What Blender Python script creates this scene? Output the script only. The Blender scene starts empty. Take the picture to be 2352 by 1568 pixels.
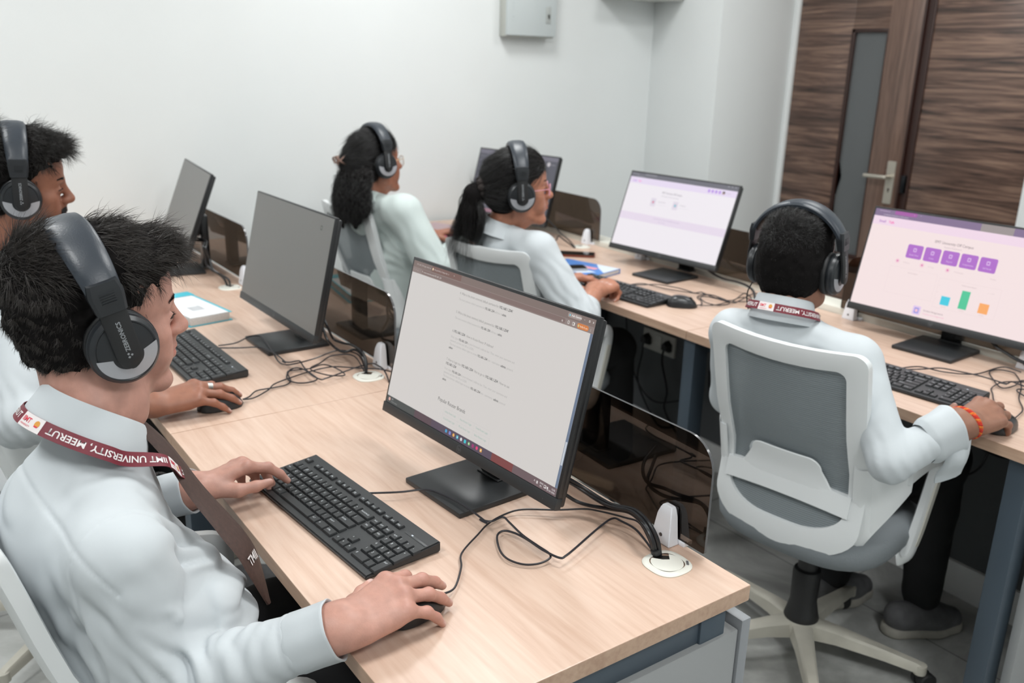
import bpy, bmesh, math, random
import numpy as np
from mathutils import Vector, Matrix
R = math.radians
random.seed(7)
S = bpy.context.scene
COL = S.collection

# ------------------------------------------------------------------ camera
CAM = Vector((0.765, -1.023, 1.52))
def _cam():
    cd = bpy.data.cameras.new('camera')
    cd.sensor_width = 36.0
    cd.lens = 36.0 * 2042.35 / 2352.0
    cd.clip_start = 0.05
    cd.dof.use_dof = True
    cd.dof.focus_distance = 1.38
    cd.dof.aperture_fstop = 5.0
    c = bpy.data.objects.new('camera', cd)
    COL.objects.link(c)
    pit, rol, yaw = R(17.389), R(1.56), R(144.333)
    F = Vector((math.cos(yaw) * math.cos(pit), math.sin(yaw) * math.cos(pit), -math.sin(pit)))
    Rt = Vector((math.sin(yaw), -math.cos(yaw), 0))
    U = Rt.cross(F)
    c_, s_ = math.cos(rol), math.sin(rol)
    R2, U2 = Rt * c_ + U * s_, U * c_ - Rt * s_
    m = Matrix((R2, U2, -F)).transposed().to_4x4()
    m.translation = CAM
    c.matrix_world = m
    S.camera = c
_cam()

# ------------------------------------------------------------------ world, lights, exposure
w = bpy.data.worlds.new('world'); S.world = w
w.use_nodes = True
w.node_tree.nodes['Background'].inputs[0].default_value = (0.85, 0.92, 1.0, 1)
w.node_tree.nodes['Background'].inputs[1].default_value = 0.25
S.view_settings.view_transform = 'Standard'
S.view_settings.look = 'None'
S.view_settings.gamma = 1.0
S.view_settings.exposure = 0.0
S.view_settings.use_curve_mapping = False
S.cycles.max_bounces = 8
S.cycles.diffuse_bounces = 4
S.cycles.glossy_bounces = 4
S.cycles.transmission_bounces = 6
S.cycles.transparent_max_bounces = 12
S.cycles.use_denoising = True
S.cycles.caustics_reflective = False
S.cycles.caustics_refractive = False
CEIL = 2.85
# square LED panels set in the ceiling: (x, y, power)
PANELS = [(-2.1, -1.5, 25), (-2.1, 0.9, 21), (-0.2, -1.7, 18), (-0.3, 0.55, 22), (1.6, -0.5, 25), (1.5, 2.0, 15), (-1.2, 2.4, 11)]
for (x, y, p) in PANELS:
    ld = bpy.data.lights.new('panel_light', 'AREA')
    ld.shape = 'SQUARE'; ld.size = 0.56; ld.energy = p; ld.color = (0.975, 1.0, 1.0)
    lo = bpy.data.objects.new('panel_light', ld); COL.objects.link(lo)
    lo.location = (x, y, CEIL - 0.025)
# ------------------------------------------------------------------ materials
def lin(c):
    c = c / 255.0
    return c / 12.92 if c <= 0.04045 else ((c + 0.055) / 1.055) ** 2.4
def rgb(r, g, b): return (lin(r), lin(g), lin(b), 1.0)
MATS = {}
def mat(name, col, rough=0.5, metal=0.0, spec=0.5, noise=0.0, nscale=30.0, bump=0.0, bscale=200.0, emit=None, sss=0.0, coat=0.0, bdist=0.001):
    if name in MATS: return MATS[name]
    m = bpy.data.materials.new(name); m.use_nodes = True
    nt = m.node_tree; b = nt.nodes['Principled BSDF']
    b.inputs['Base Color'].default_value = col
    b.inputs['Roughness'].default_value = rough
    b.inputs['Metallic'].default_value = metal
    b.inputs['Specular IOR Level'].default_value = spec
    if coat: b.inputs['Coat Weight'].default_value = coat; b.inputs['Coat Roughness'].default_value = 0.1
    if sss:
        b.inputs['Subsurface Weight'].default_value = sss
        b.inputs['Subsurface Radius'].default_value = (0.012, 0.005, 0.003)
        b.inputs['Subsurface Scale'].default_value = 0.5
    if emit is not None:
        b.inputs['Base Color'].default_value = (0.01, 0.01, 0.01, 1)
        b.inputs['Emission Color'].default_value = emit
        b.inputs['Emission Strength'].default_value = 1.0
    tc = None
    if noise or bump:
        tc = nt.nodes.new('ShaderNodeTexCoord')
    if noise:
        n = nt.nodes.new('ShaderNodeTexNoise'); n.inputs['Scale'].default_value = nscale; n.inputs['Detail'].default_value = 5
        nt.links.new(tc.outputs['Object'], n.inputs['Vector'])
        r = nt.nodes.new('ShaderNodeMapRange'); r.inputs[1].default_value = 0.3; r.inputs[2].default_value = 0.7
        r.inputs[3].default_value = 1 - noise; r.inputs[4].default_value = 1 + noise * 0.5
        nt.links.new(n.outputs['Fac'], r.inputs[0])
        h = nt.nodes.new('ShaderNodeVectorMath'); h.operation = 'SCALE'; h.inputs[0].default_value = col[:3]
        nt.links.new(r.outputs[0], h.inputs['Scale'])
        nt.links.new(h.outputs[0], b.inputs['Base Color'])
    if bump:
        n2 = nt.nodes.new('ShaderNodeTexNoise'); n2.inputs['Scale'].default_value = bscale; n2.inputs['Detail'].default_value = 4
        nt.links.new(tc.outputs['Object'], n2.inputs['Vector'])
        bp = nt.nodes.new('ShaderNodeBump'); bp.inputs['Strength'].default_value = bump; bp.inputs['Distance'].default_value = bdist
        nt.links.new(n2.outputs['Fac'], bp.inputs['Height']); nt.links.new(bp.outputs[0], b.inputs['Normal'])
    MATS[name] = m
    return m
def nodes(name):
    m = bpy.data.materials.new(name); m.use_nodes = True; MATS[name] = m
    return m, m.node_tree, m.node_tree.nodes['Principled BSDF']
def wood(name, c1, c2, c3, scale, rough=0.35, stretch=(1.0, 16.0, 16.0), dist=2.0, fine=0.35, coord='Object', lo=.35, hi=.68):
    m, nt, b = nodes(name)
    tc = nt.nodes.new('ShaderNodeTexCoord'); mp = nt.nodes.new('ShaderNodeMapping')
    mp.inputs['Scale'].default_value = stretch
    nt.links.new(tc.outputs[coord], mp.inputs['Vector'])
    n = nt.nodes.new('ShaderNodeTexNoise'); n.inputs['Scale'].default_value = scale; n.inputs['Detail'].default_value = 6
    n.inputs['Distortion'].default_value = dist; n.inputs['Roughness'].default_value = 0.6
    nt.links.new(mp.outputs[0], n.inputs['Vector'])
    n2 = nt.nodes.new('ShaderNodeTexNoise'); n2.inputs['Scale'].default_value = scale * 6; n2.inputs['Detail'].default_value = 3
    nt.links.new(mp.outputs[0], n2.inputs['Vector'])
    mx = nt.nodes.new('ShaderNodeMix'); mx.inputs[0].default_value = fine
    nt.links.new(n.outputs['Fac'], mx.inputs[2]); nt.links.new(n2.outputs['Fac'], mx.inputs[3])
    cr = nt.nodes.new('ShaderNodeValToRGB'); e = cr.color_ramp.elements
    e[0].position = lo; e[0].color = c1; e[1].position = hi; e[1].color = c3
    k = e.new((lo + hi) / 2); k.color = c2
    nt.links.new(mx.outputs[0], cr.inputs[0]); nt.links.new(cr.outputs[0], b.inputs['Base Color'])
    b.inputs['Roughness'].default_value = rough
    bp = nt.nodes.new('ShaderNodeBump'); bp.inputs['Strength'].default_value = 0.08; bp.inputs['Distance'].default_value = 0.0006
    nt.links.new(n2.outputs['Fac'], bp.inputs['Height']); nt.links.new(bp.outputs[0], b.inputs['Normal'])
    return m

# ------------------------------------------------------------------ object helpers
def link(o, parent=None):
    COL.objects.link(o)
    if parent is not None: o.parent = parent
    return o
def tag(o, label=None, cat=None, group=None, kind=None):
    if label: o['label'] = label
    if cat: o['category'] = cat
    if group: o['group'] = group
    if kind: o['kind'] = kind
    return o
def thing(name, label, cat, mw=None, group=None):
    o = bpy.data.objects.new(name, None); COL.objects.link(o)
    o.empty_display_size = 0.05
    if mw is not None: o.matrix_world = mw
    return tag(o, label, cat, group)
def obj(name, bm, mats, parent=None, sharp=35, smooth=True):
    me = bpy.data.meshes.new(name)
    if isinstance(bm, bmesh.types.BMesh):
        bmesh.ops.recalc_face_normals(bm, faces=bm.faces[:]); bm.normal_update(); bm.to_mesh(me); bm.free()
    else:
        me.from_pydata([tuple(v) for v in bm[0]], [], [tuple(f) for f in bm[1]])
    for m in (mats if isinstance(mats, (list, tuple)) else [mats]): me.materials.append(m)
    if smooth:
        me.polygons.foreach_set('use_smooth', [True] * len(me.polygons))
        if sharp: me.set_sharp_from_angle(angle=R(sharp))
    me.update()
    return link(bpy.data.objects.new(name, me), parent)
def struct(name, bm, mats, sharp=35): return tag(obj(name, bm, mats, None, sharp), kind='structure')
def copy_tree(o, parent=None):
    c = o.copy(); COL.objects.link(c)
    if parent is not None: c.parent = parent
    for ch in list(o.children): copy_tree(ch, c)
    return c
def T(x, y, z, rz=0.0): return Matrix.Translation((x, y, z)) @ Matrix.Rotation(rz, 4, 'Z')
def frame(o, x, y, z):
    m = Matrix((x, y, z)).transposed().to_4x4(); m.translation = o; return m

# ------------------------------------------------------------------ mesh builders (all add into a bmesh)
def NB(): return bmesh.new()
def add_box(bm, lo, hi, bev=0.0, mw=None, mi=0, seg=2):
    cx = [(a + b) / 2 for a, b in zip(lo, hi)]; sz = [abs(b - a) for a, b in zip(lo, hi)]
    M = Matrix.Translation(cx) @ Matrix.Diagonal((*sz, 1))
    r = bmesh.ops.create_cube(bm, size=1.0, matrix=M)
    vs = r['verts']; fs = set(f for v in vs for f in v.link_faces)
    if bev:
        es = list(set(e for v in vs for e in v.link_edges))
        rr = bmesh.ops.bevel(bm, geom=es, offset=bev, segments=seg, profile=0.5, affect='EDGES')
        fs = set(rr['faces']) | set(f for f in fs if f.is_valid)
        vs = list(set(v for f in fs for v in f.verts))
    for f in fs:
        if f.is_valid: f.material_index = mi
    if mw is not None: bmesh.ops.transform(bm, matrix=mw, verts=vs)
    return vs
def add_loft(bm, rings, closed=True, cap=True, mi=0, loop=False):
    """rings: list of equal-length point lists; closed = ring wraps; loop = last ring joins the first"""
    vr = [[bm.verts.new(p) for p in r] for r in rings]
    n = len(vr[0]); m = len(vr)
    for i in range(m if loop else m - 1):
        a, b = vr[i], vr[(i + 1) % m]
        for j in range(n if closed else n - 1):
            k = (j + 1) % n
            try:
                f = bm.faces.new((a[j], a[k], b[k], b[j])); f.material_index = mi
            except ValueError: pass
    if cap and not loop and closed:
        for r, rev in ((vr[0], True), (vr[-1], False)):
            try:
                f = bm.faces.new(list(reversed(r)) if rev else r); f.material_index = mi
            except ValueError: pass
    return vr
def catmull(pts, n=8, closed=False):
    P = [Vector(p) for p in pts]; out = []; N = len(P)
    for i in range(N if closed else N - 1):
        if closed: a, b, c, d = P[i - 1], P[i], P[(i + 1) % N], P[(i + 2) % N]
        else: a, b, c, d = P[max(i - 1, 0)], P[i], P[i + 1], P[min(i + 2, N - 1)]
        for k in range(n):
            t = k / n
            out.append(0.5 * ((2 * b) + (c - a) * t + (2 * a - 5 * b + 4 * c - d) * t * t + (3 * b - a - 3 * c + d) * t ** 3))
    if not closed: out.append(P[-1])
    return out
def path_frames(pts, up=None, closed=False):
    n = len(pts); out = []
    prev = None
    for i, p in enumerate(pts):
        if closed: t = (pts[(i + 1) % n] - pts[i - 1])
        else: t = pts[min(i + 1, n - 1)] - pts[max(i - 1, 0)]
        t = t.normalized() if t.length > 1e-9 else Vector((0, 0, 1))
        if up is not None: ref = Vector(up)
        elif prev is None: ref = Vector((0, 0, 1)) if abs(t.z) < 0.9 else Vector((1, 0, 0))
        else: ref = prev
        s = t.cross(ref)
        if s.length < 1e-6: s = t.cross(Vector((1, 0, 0)))
        s.normalize(); u = s.cross(t).normalized(); prev = u
        out.append((Vector(p), t, s, u))
    return out
def add_tube(bm, pts, r, n=8, mi=0, cap=True, closed=False, up=None):
    rings = []
    for i, (p, t, s, u) in enumerate(path_frames([Vector(p) for p in pts], up, closed)):
        rr = r[i] if isinstance(r, (list, tuple)) else r
        rings.append([p + (s * math.cos(a) + u * math.sin(a)) * rr for a in [2 * math.pi * k / n for k in range(n)]])
    return add_loft(bm, rings, True, cap, mi, closed)
def add_strap(bm, pts, prof, mi=0, cap=True, up=None, closed=False, scale=None):
    """sweep a 2D profile [(side, up)] along pts"""
    rings = []
    for i, (p, t, s, u) in enumerate(path_frames([Vector(q) for q in pts], up, closed)):
        k = scale[i] if scale else 1.0
        if isinstance(k, (int, float)): k = (k, k)
        rings.append([p + s * a * k[0] + u * b * k[1] for a, b in prof])
    return add_loft(bm, rings, True, cap, mi, closed)
def add_lathe(bm, prof, n=24, mw=None, mi=0, cap=True):
    rings = []
    for r, z in prof:
        rings.append([Vector((max(r, 1e-5) * math.cos(2 * math.pi * k / n), max(r, 1e-5) * math.sin(2 * math.pi * k / n), z)) for k in range(n)])
    if mw is not None: rings = [[mw @ p for p in r] for r in rings]
    return add_loft(bm, rings, True, cap, mi)
def add_prism(bm, poly, h0, h1, mw=None, mi=0):
    """extrude a 2D polygon (x,y) from z=h0 to h1"""
    rings = [[Vector((x, y, z)) for x, y in poly] for z in (h0, h1)]
    if mw is not None: rings = [[mw @ p for p in r] for r in rings]
    return add_loft(bm, rings, True, True, mi)
def rrect(x0, y0, x1, y1, r, k=5):
    rs = r if isinstance(r, (list, tuple)) else [r] * 4   # BL, BR, TR, TL
    out = []
    for (cx, cy, a0, rr) in ((x0 + rs[0], y0 + rs[0], 180, rs[0]), (x1 - rs[1], y0 + rs[1], 270, rs[1]), (x1 - rs[2], y1 - rs[2], 0, rs[2]), (x0 + rs[3], y1 - rs[3], 90, rs[3])):
        for i in range(k + 1):
            a = R(a0 + 90 * i / k); out.append((cx + rr * math.cos(a), cy + rr * math.sin(a)))
    return out
def add_quad(bm, pts, mi=0):
    f = bm.faces.new([bm.verts.new(p) for p in pts]); f.material_index = mi; return f
_TC = {}
def text2d(s, bold=False):
    """outline of a string as flat mesh, height-1 letters: (verts2d, faces, width)"""
    key = (s, bold)
    if key in _TC: return _TC[key]
    cu = bpy.data.curves.new('lettering', 'FONT'); cu.body = s; cu.size = 1.0; cu.resolution_u = 2
    if bold: cu.offset = 0.018
    o = bpy.data.objects.new('lettering', cu); COL.objects.link(o)
    dg = bpy.context.evaluated_depsgraph_get(); dg.update()
    me = o.evaluated_get(dg).to_mesh()
    vs = [(v.co.x, v.co.y) for v in me.vertices]; fs = [tuple(p.vertices) for p in me.polygons]
    wd = max([v[0] for v in vs], default=0.0)
    o.evaluated_get(dg).to_mesh_clear()
    bpy.data.objects.remove(o); bpy.data.curves.remove(cu)
    _TC[key] = (vs, fs, wd); return _TC[key]
def add_text(bm, s, fn, size, mi=0, align='L', width=None, bold=False):
    """fn(x, y) -> 3D point; size in metres (cap height about .7 size); width stretches the line to that length"""
    vs, fs, wd = text2d(s, bold)
    kx = size if width is None or wd == 0 else width / wd
    off = {'L': 0.0, 'C': -wd * kx / 2, 'R': -wd * kx}[align]
    bv = [bm.verts.new(fn(x * kx + off, y * size)) for x, y in vs]
    for f in fs:
        try: bm.faces.new([bv[i] for i in f]).material_index = mi
        except ValueError: pass

# ------------------------------------------------------------------ smooth signed-distance modelling (one continuous skin per body, garment or hand)
def V(*a): return np.array(a, float)
class Sdf:
    def __init__(s): s.n = []; s.disp = []; s.post = []
    def add(s, f, k=0.01, op='+'): s.n.append((f, k, op)); return s
    def cone(s, a, b, r1, r2, k=0.01, op='+'):
        a, b = np.array(a, float), np.array(b, float)
        ba = b - a; l2 = float(ba @ ba) + 1e-12; rr = r1 - r2; a2 = max(l2 - rr * rr, 1e-9); il2 = 1 / l2
        def f(P):
            pa = P - a; y = pa @ ba; z = y - l2
            x2 = ((pa * l2 - y[:, None] * ba) ** 2).sum(1); y2 = y * y * l2; z2 = z * z * l2
            kk = np.sign(rr) * rr * rr * x2
            d = (np.sqrt(x2 * a2 * il2) + y * rr) * il2 - r1
            c1 = np.sign(z) * a2 * z2 > kk; c2 = np.sign(y) * a2 * y2 < kk
            d = np.where(c1, np.sqrt(x2 + z2) * il2 - r2, np.where(c2, np.sqrt(x2 + y2) * il2 - r1, d))
            return d
        return s.add(f, k, op)
    def ball(s, c, r, k=0.01, op='+'):
        c = np.array(c, float)
        return s.add(lambda P: np.sqrt(((P - c) ** 2).sum(1)) - r, k, op)
    def ell(s, c, r, k=0.01, op='+', rot=None):
        c = np.array(c, float); r = np.array(r, float)
        M = None if rot is None else np.array(rot, float)
        def f(P):
            q = P - c
            if M is not None: q = q @ M
            k0 = np.sqrt(((q / r) ** 2).sum(1)); k1 = np.sqrt(((q / (r * r)) ** 2).sum(1)) + 1e-9
            return k0 * (k0 - 1) / k1
        return s.add(f, k, op)
    def box(s, c, h, rad, k=0.01, op='+', rot=None):
        c = np.array(c, float); h = np.array(h, float) - rad
        M = None if rot is None else np.array(rot, float)
        def f(P):
            q = P - c
            if M is not None: q = q @ M
            q = np.abs(q) - h
            return np.sqrt((np.maximum(q, 0) ** 2).sum(1)) + np.minimum(q.max(1), 0) - rad
        return s.add(f, k, op)
    def chain(s, pts, rs, k=0.01, op='+'):
        for i in range(len(pts) - 1): s.cone(pts[i], pts[i + 1], rs[i], rs[i + 1], k, op)
        return s
    def val(s, P, sel=None):
        d = np.full(len(P), 1e3)
        for i, (f, k, op) in enumerate(s.n):
            if sel is not None and not sel[i]: continue
            e = f(P)
            if op == '+':
                h = np.maximum(k - np.abs(d - e), 0) / k; d = np.minimum(d, e) - h * h * k * 0.25
            elif op == '-':
                e = -e; h = np.maximum(k - np.abs(d - e), 0) / k; d = np.maximum(d, e) + h * h * k * 0.25
            else:
                h = np.maximum(k - np.abs(d - e), 0) / k; d = np.maximum(d, e) + h * h * k * 0.25
        for g in s.disp: d = d + g(P, d)
        return d
    def mesh(s, lo, hi, h, smooth=1, B=14):
        lo = np.array(lo, float); hi = np.array(hi, float); st = B * h
        nb = np.ceil((hi - lo) / st).astype(int)
        gi = np.stack(np.meshgrid(*[np.arange(n) for n in nb], indexing='ij'), -1).reshape(-1, 3)
        cen = lo + (gi + 0.5) * st
        rad = st * 0.87
        D = np.stack([f(cen) for f, k, op in s.n], 1)
        tot = s.val(cen)
        act = np.abs(tot) < rad * 1.25 + 0.012
        tot_n = nb * B + 2
        def key(i): return (i[..., 0] * tot_n[1] + i[..., 1]) * tot_n[2] + i[..., 2]
        ax = np.arange(B + 1)
        loc = np.stack(np.meshgrid(ax, ax, ax, indexing='ij'), -1)
        keys = []; pos = []; quads = []
        for b in np.nonzero(act)[0]:
            o = gi[b] * B
            P = lo + (loc + o).reshape(-1, 3) * h
            sel = D[b] < rad * 1.3 + 0.06
            if not sel.any(): continue
            d = s.val(P, sel).reshape(B + 1, B + 1, B + 1)
            neg = d < 0
            if neg.all() or not neg.any(): continue
            c = [(x, y, z) for x in (0, 1) for y in (0, 1) for z in (0, 1)]
            cs = np.stack([d[x:x + B, y:y + B, z:z + B] for x, y, z in c], -1)
            ng = cs < 0; mk = ng.any(-1) & ~ng.all(-1)
            idx = np.argwhere(mk); cv = cs[mk]
            acc = np.zeros((len(idx), 3)); cnt = np.zeros(len(idx))
            for p in range(8):
                for a_, bit in ((0, 4), (1, 2), (2, 1)):
                    q = p | bit
                    if q == p: continue
                    v0, v1 = cv[:, p], cv[:, q]; m = (v0 < 0) != (v1 < 0)
                    t = np.where(m, v0 / np.where(m, v0 - v1, 1), 0)
                    pt = np.tile(np.array(c[p], float), (len(idx), 1)); pt[:, a_] += t
                    acc += pt * m[:, None]; cnt += m
            pos.append(lo + (idx + o + acc / cnt[:, None]) * h); keys.append(key(idx + o))
            for a_ in range(3):
                b_, c_ = (a_ + 1) % 3, (a_ + 2) % 3
                s0 = [slice(0, B)] * 3; s1 = list(s0); s1[a_] = slice(1, B + 1)
                n0 = neg[tuple(s0)]; n1 = neg[tuple(s1)]; m = n0 != n1
                e = np.argwhere(m)
                if not len(e): continue
                fl = n0[m]; e = e + o
                eb = np.zeros(3, int); eb[b_] = 1; ec = np.zeros(3, int); ec[c_] = 1
                q = np.stack([key(e - eb - ec), key(e - ec), key(e), key(e - eb)], 1)
                q[~fl] = q[~fl][:, ::-1]
                quads.append(q)
        keys = np.concatenate(keys); pos = np.concatenate(pos); quads = np.concatenate(quads)
        od = np.argsort(keys); keys = keys[od]; pos = pos[od]
        j = np.searchsorted(keys, quads); j = np.clip(j, 0, len(keys) - 1)
        ok = (keys[j] == quads).all(1); F = j[ok]
        for _ in range(smooth):
            acc = np.zeros_like(pos); cnt = np.zeros(len(pos))
            for a_, b_ in ((0, 1), (1, 2), (2, 3), (3, 0)):
                np.add.at(acc, F[:, a_], pos[F[:, b_]]); np.add.at(cnt, F[:, a_], 1)
                np.add.at(acc, F[:, b_], pos[F[:, a_]]); np.add.at(cnt, F[:, b_], 1)
            g = cnt > 0
            pos[g] = pos[g] * 0.4 + acc[g] / cnt[g][:, None] * 0.6
        return pos, F
def np_obj(name, parts, mats, parent=None, colors=None, sharp=None):
    """parts: [(verts, faces, material index)] joined into one mesh"""
    vs = []; fs = []; mi = []; off = 0
    for v, f, k in parts:
        vs.append(v); fs.append(np.asarray(f) + off); mi.append(np.full(len(f), k)); off += len(v)
    vs = np.concatenate(vs)
    me = bpy.data.meshes.new(name)
    nl = sum(f.size for f in fs); nf = sum(len(f) for f in fs)
    me.vertices.add(len(vs)); me.vertices.foreach_set('co', vs.astype(np.float32).ravel())
    me.loops.add(nl); me.polygons.add(nf)
    me.loops.foreach_set('vertex_index', np.concatenate([f.ravel() for f in fs]).astype(np.int32))
    st = []; k = 0
    for f in fs:
        st.append(k + np.arange(len(f)) * f.shape[1]); k += f.size
    me.polygons.foreach_set('loop_start', np.concatenate(st).astype(np.int32))
    me.polygons.foreach_set('material_index', np.concatenate(mi).astype(np.int32))
    me.update(calc_edges=True); me.validate()
    me.polygons.foreach_set('use_smooth', [True] * len(me.polygons))
    if sharp: me.set_sharp_from_angle(angle=R(sharp))
    for m in (mats if isinstance(mats, (list, tuple)) else [mats]): me.materials.append(m)
    if colors is not None:
        at = me.color_attributes.new('tint', 'FLOAT_COLOR', 'POINT')
        at.data.foreach_set('color', np.concatenate([colors, np.ones((len(colors), 1))], 1).astype(np.float32).ravel())
    o = bpy.data.objects.new(name, me)
    return link(o, parent)
# ------------------------------------------------------------------ room shell
M_wall = mat('wall_paint', rgb(224, 227, 227), 0.85, noise=0.015, nscale=3, bump=0.05, bscale=90)
M_ceil = mat('ceiling_paint', rgb(236, 236, 234), 0.9)
M_white = mat('white_gloss', rgb(228, 230, 230), 0.35)
M_lampface = mat('lamp_diffuser', (0, 0, 0, 1), emit=(1, 0.99, 0.96, 1)); M_lampface.node_tree.nodes['Principled BSDF'].inputs['Emission Strength'].default_value = 6.0
def floor_mat():
    m, nt, b = nodes('marble_tile')
    tc = nt.nodes.new('ShaderNodeTexCoord')
    n = nt.nodes.new('ShaderNodeTexNoise'); n.inputs['Scale'].default_value = 2.6; n.inputs['Detail'].default_value = 9; n.inputs['Distortion'].default_value = .7; n.inputs['Roughness'].default_value = .62
    nt.links.new(tc.outputs['Object'], n.inputs['Vector'])
    cr = nt.nodes.new('ShaderNodeValToRGB'); e = cr.color_ramp.elements
    e[0].position = .30; e[0].color = rgb(140, 141, 139); e[1].position = .70; e[1].color = rgb(216, 218, 216)
    k = e.new(.5); k.color = rgb(178, 179, 176)
    nt.links.new(n.outputs['Fac'], cr.inputs[0])
    br = nt.nodes.new('ShaderNodeTexBrick'); br.offset = 0.0
    br.inputs['Color1'].default_value = (1, 1, 1, 1); br.inputs['Color2'].default_value = (.88, .88, .88, 1); br.inputs['Mortar'].default_value = (.5, .5, .5, 1)
    br.inputs['Scale'].default_value = 1.0; br.inputs['Mortar Size'].default_value = .0025; br.inputs['Brick Width'].default_value = .6; br.inputs['Row Height'].default_value = .6
    nt.links.new(tc.outputs['Object'], br.inputs['Vector'])
    mx = nt.nodes.new('ShaderNodeMix'); mx.data_type = 'RGBA'; mx.blend_type = 'MULTIPLY'; mx.inputs[0].default_value = 1
    nt.links.new(cr.outputs[0], mx.inputs[6]); nt.links.new(br.outputs['Color'], mx.inputs[7]); nt.links.new(mx.outputs[2], b.inputs['Base Color'])
    b.inputs['Roughness'].default_value = 0.22
    return m
M_floor = floor_mat()
M_door = wood('door_laminate', rgb(48, 37, 33), rgb(98, 76, 66), rgb(136, 110, 95), 2.4, 0.32, (0.5, 1, 9.0), 1.8, 0.22, lo=.36, hi=.64)
M_stile = wood('door_stile_laminate', rgb(80, 62, 54), rgb(108, 85, 74), rgb(128, 103, 91), 3.2, 0.32, (12.0, 1, 0.5), 0.8, 0.3)
M_groove = mat('door_groove', rgb(48, 26, 20), 0.4)
XW, YR, YD = -3.13, 2.696, 3.30
XB, YB = 3.2, -4.0
def slab(name, lo, hi, m, bev=0.0):
    bm = NB(); add_box(bm, lo, hi, bev); return struct(name, bm, m)
slab('floor', (XW - .1, YB - .1, -.1), (XB + .1, YD + 1.6, 0), M_floor)
slab('ceiling', (XW - .1, YB - .1, CEIL), (XB + .1, YD + 1.6, CEIL + .1), M_ceil)
slab('wall_left', (XW - .12, YB - .1, 0), (XW, YR + .1, CEIL), M_wall)
slab('wall_rear', (XW - .12, YR, 0), (-2.624, YD + .1, CEIL), M_wall, .004)
slab('wall_front', (XW - .1, YB - .12, 0), (XB + .1, YB, CEIL), M_wall)
slab('wall_right', (XB, YB - .1, 0), (XB + .12, YD + .1, CEIL), M_wall)
slab('wall_back', (-1.20, YD, 0), (XB + .1, YD + .12, CEIL), M_wall)
slab('wall_lintel', (-2.63, YD, 2.42), (-1.19, YD + .12, CEIL), M_wall)
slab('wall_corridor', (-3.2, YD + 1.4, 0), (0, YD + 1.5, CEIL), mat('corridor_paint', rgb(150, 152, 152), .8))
slab('trim_1', (-2.626, YD - .022, 0), (-2.598, YD + .02, 2.42), M_white, .003)
slab('trim_2', (-1.232, YD - .03, 0), (-1.19, YD + .03, 2.42), M_white, .003)
# half-height wall behind the second desk row
O2 = Matrix.Translation((0.0, 0.905, 0)) @ Matrix.Rotation(R(-1.72), 4, 'Z')   # frame of the second desk row
def r2(x, y, z=0.0): return O2 @ Vector((x, y, z))
M_dark = mat('dark_panel', rgb(92, 95, 98), 0.6, noise=.06, nscale=6)
M_cream = mat('cream_trim', rgb(216, 214, 204), 0.45)
bm = NB(); add_box(bm, (-3.11, .572, .11), (.62, .70, .719), 0, O2); struct('wall_low', bm, M_dark)
bm = NB(); add_box(bm, (-3.11, .598, .719), (.62, .70, .772), .006, O2); struct('trim_3', bm, M_cream)
bm = NB(); add_box(bm, (-3.11, .560, 0), (.62, .70, .11), .003, O2); struct('baseboard_low', bm, mat('skirting_white', rgb(244, 245, 245), .4))
slab('baseboard_left', (XW, YB, 0), (XW + .014, YR, .1), M_white, .002)
# door leaf with a glass strip, and the fixed leaf beside it
def door():
    y0, y1 = YD - .002, YD + .038
    d = thing('door_1', None, None); d['kind'] = 'structure'
    bm = NB()
    add_box(bm, (-2.598, y0, .01), (-2.252, y1, 2.40), .002)
    add_box(bm, (-2.252, y0, 1.735), (-2.045, y1, 2.40), .002)
    add_box(bm, (-2.252, y0, .01), (-2.045, y1, .55), .002)
    obj('panel', bm, M_door, d)
    bm = NB(); add_box(bm, (-2.045, y0 - .001, .01), (-1.864, y1, 2.40), .002); obj('stile', bm, M_stile, d)
    bm = NB()
    for lo, hi in (((-2.256, y0 - .004, .55), (-2.236, y1, 1.735)), ((-2.256, y0 - .004, 1.718), (-2.045, y1, 1.738)), ((-2.05, y0 - .003, .55), (-2.043, y1, 1.735)), ((-2.256, y0 - .004, .54), (-2.045, y1, .56))):
        add_box(bm, lo, hi, .002)
    obj('glazing_bead', bm, M_groove, d)
    g, nt, b = nodes('smoky_glass'); b.inputs['Base Color'].default_value = rgb(120, 123, 124); b.inputs['Roughness'].default_value = .28
    b.inputs['Transmission Weight'].default_value = .45; b.inputs['IOR'].default_value = 1.45
    bm = NB(); add_box(bm, (-2.238, y0 + .012, .555), (-2.047, y0 + .018, 1.722)); obj('glass_pane', bm, g, d)
    # lever handle on a long plate
    MS = mat('satin_nickel', rgb(196, 190, 178), .35, .7)
    bm = NB(); pl = rrect(-1.935, .865, -1.888, 1.085, .006); rings = [[Vector((x, y, z)) for x, z in pl] for y in (y0, y0 - .008)]; add_loft(bm, rings)
    hd = obj('handle', bm, MS, d)
    bm = NB(); add_tube(bm, catmull([(-1.912, y0 - .006, 1.005), (-1.912, y0 - .05, 1.005), (-1.93, y0 - .056, 1.005), (-2.035, y0 - .052, 1.003)], 6), .0105, 10); obj('lever', bm, MS, hd)
    bm = NB(); add_tube(bm, [(-1.911, y0 - .0085, .94), (-1.911, y0 - .0075, .94)], .006, 10); add_box(bm, (-1.914, y0 - .0085, .925), (-1.908, y0 - .0075, .94)); obj('keyhole', bm, M_groove, hd)
door()
bm = NB(); add_box(bm, (-1.864, YD + .004, .0), (-1.80, YD + .03, 2.42), 0); add_box(bm, (-1.862, YD - .012, 0), (-1.85, YD + .03, 2.42), .003); add_box(bm, (-1.815, YD - .012, 0), (-1.80, YD + .03, 2.42), .003)
struct('trim_4', bm, M_groove)
d2 = thing('door_2', None, None); d2['kind'] = 'structure'
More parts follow.
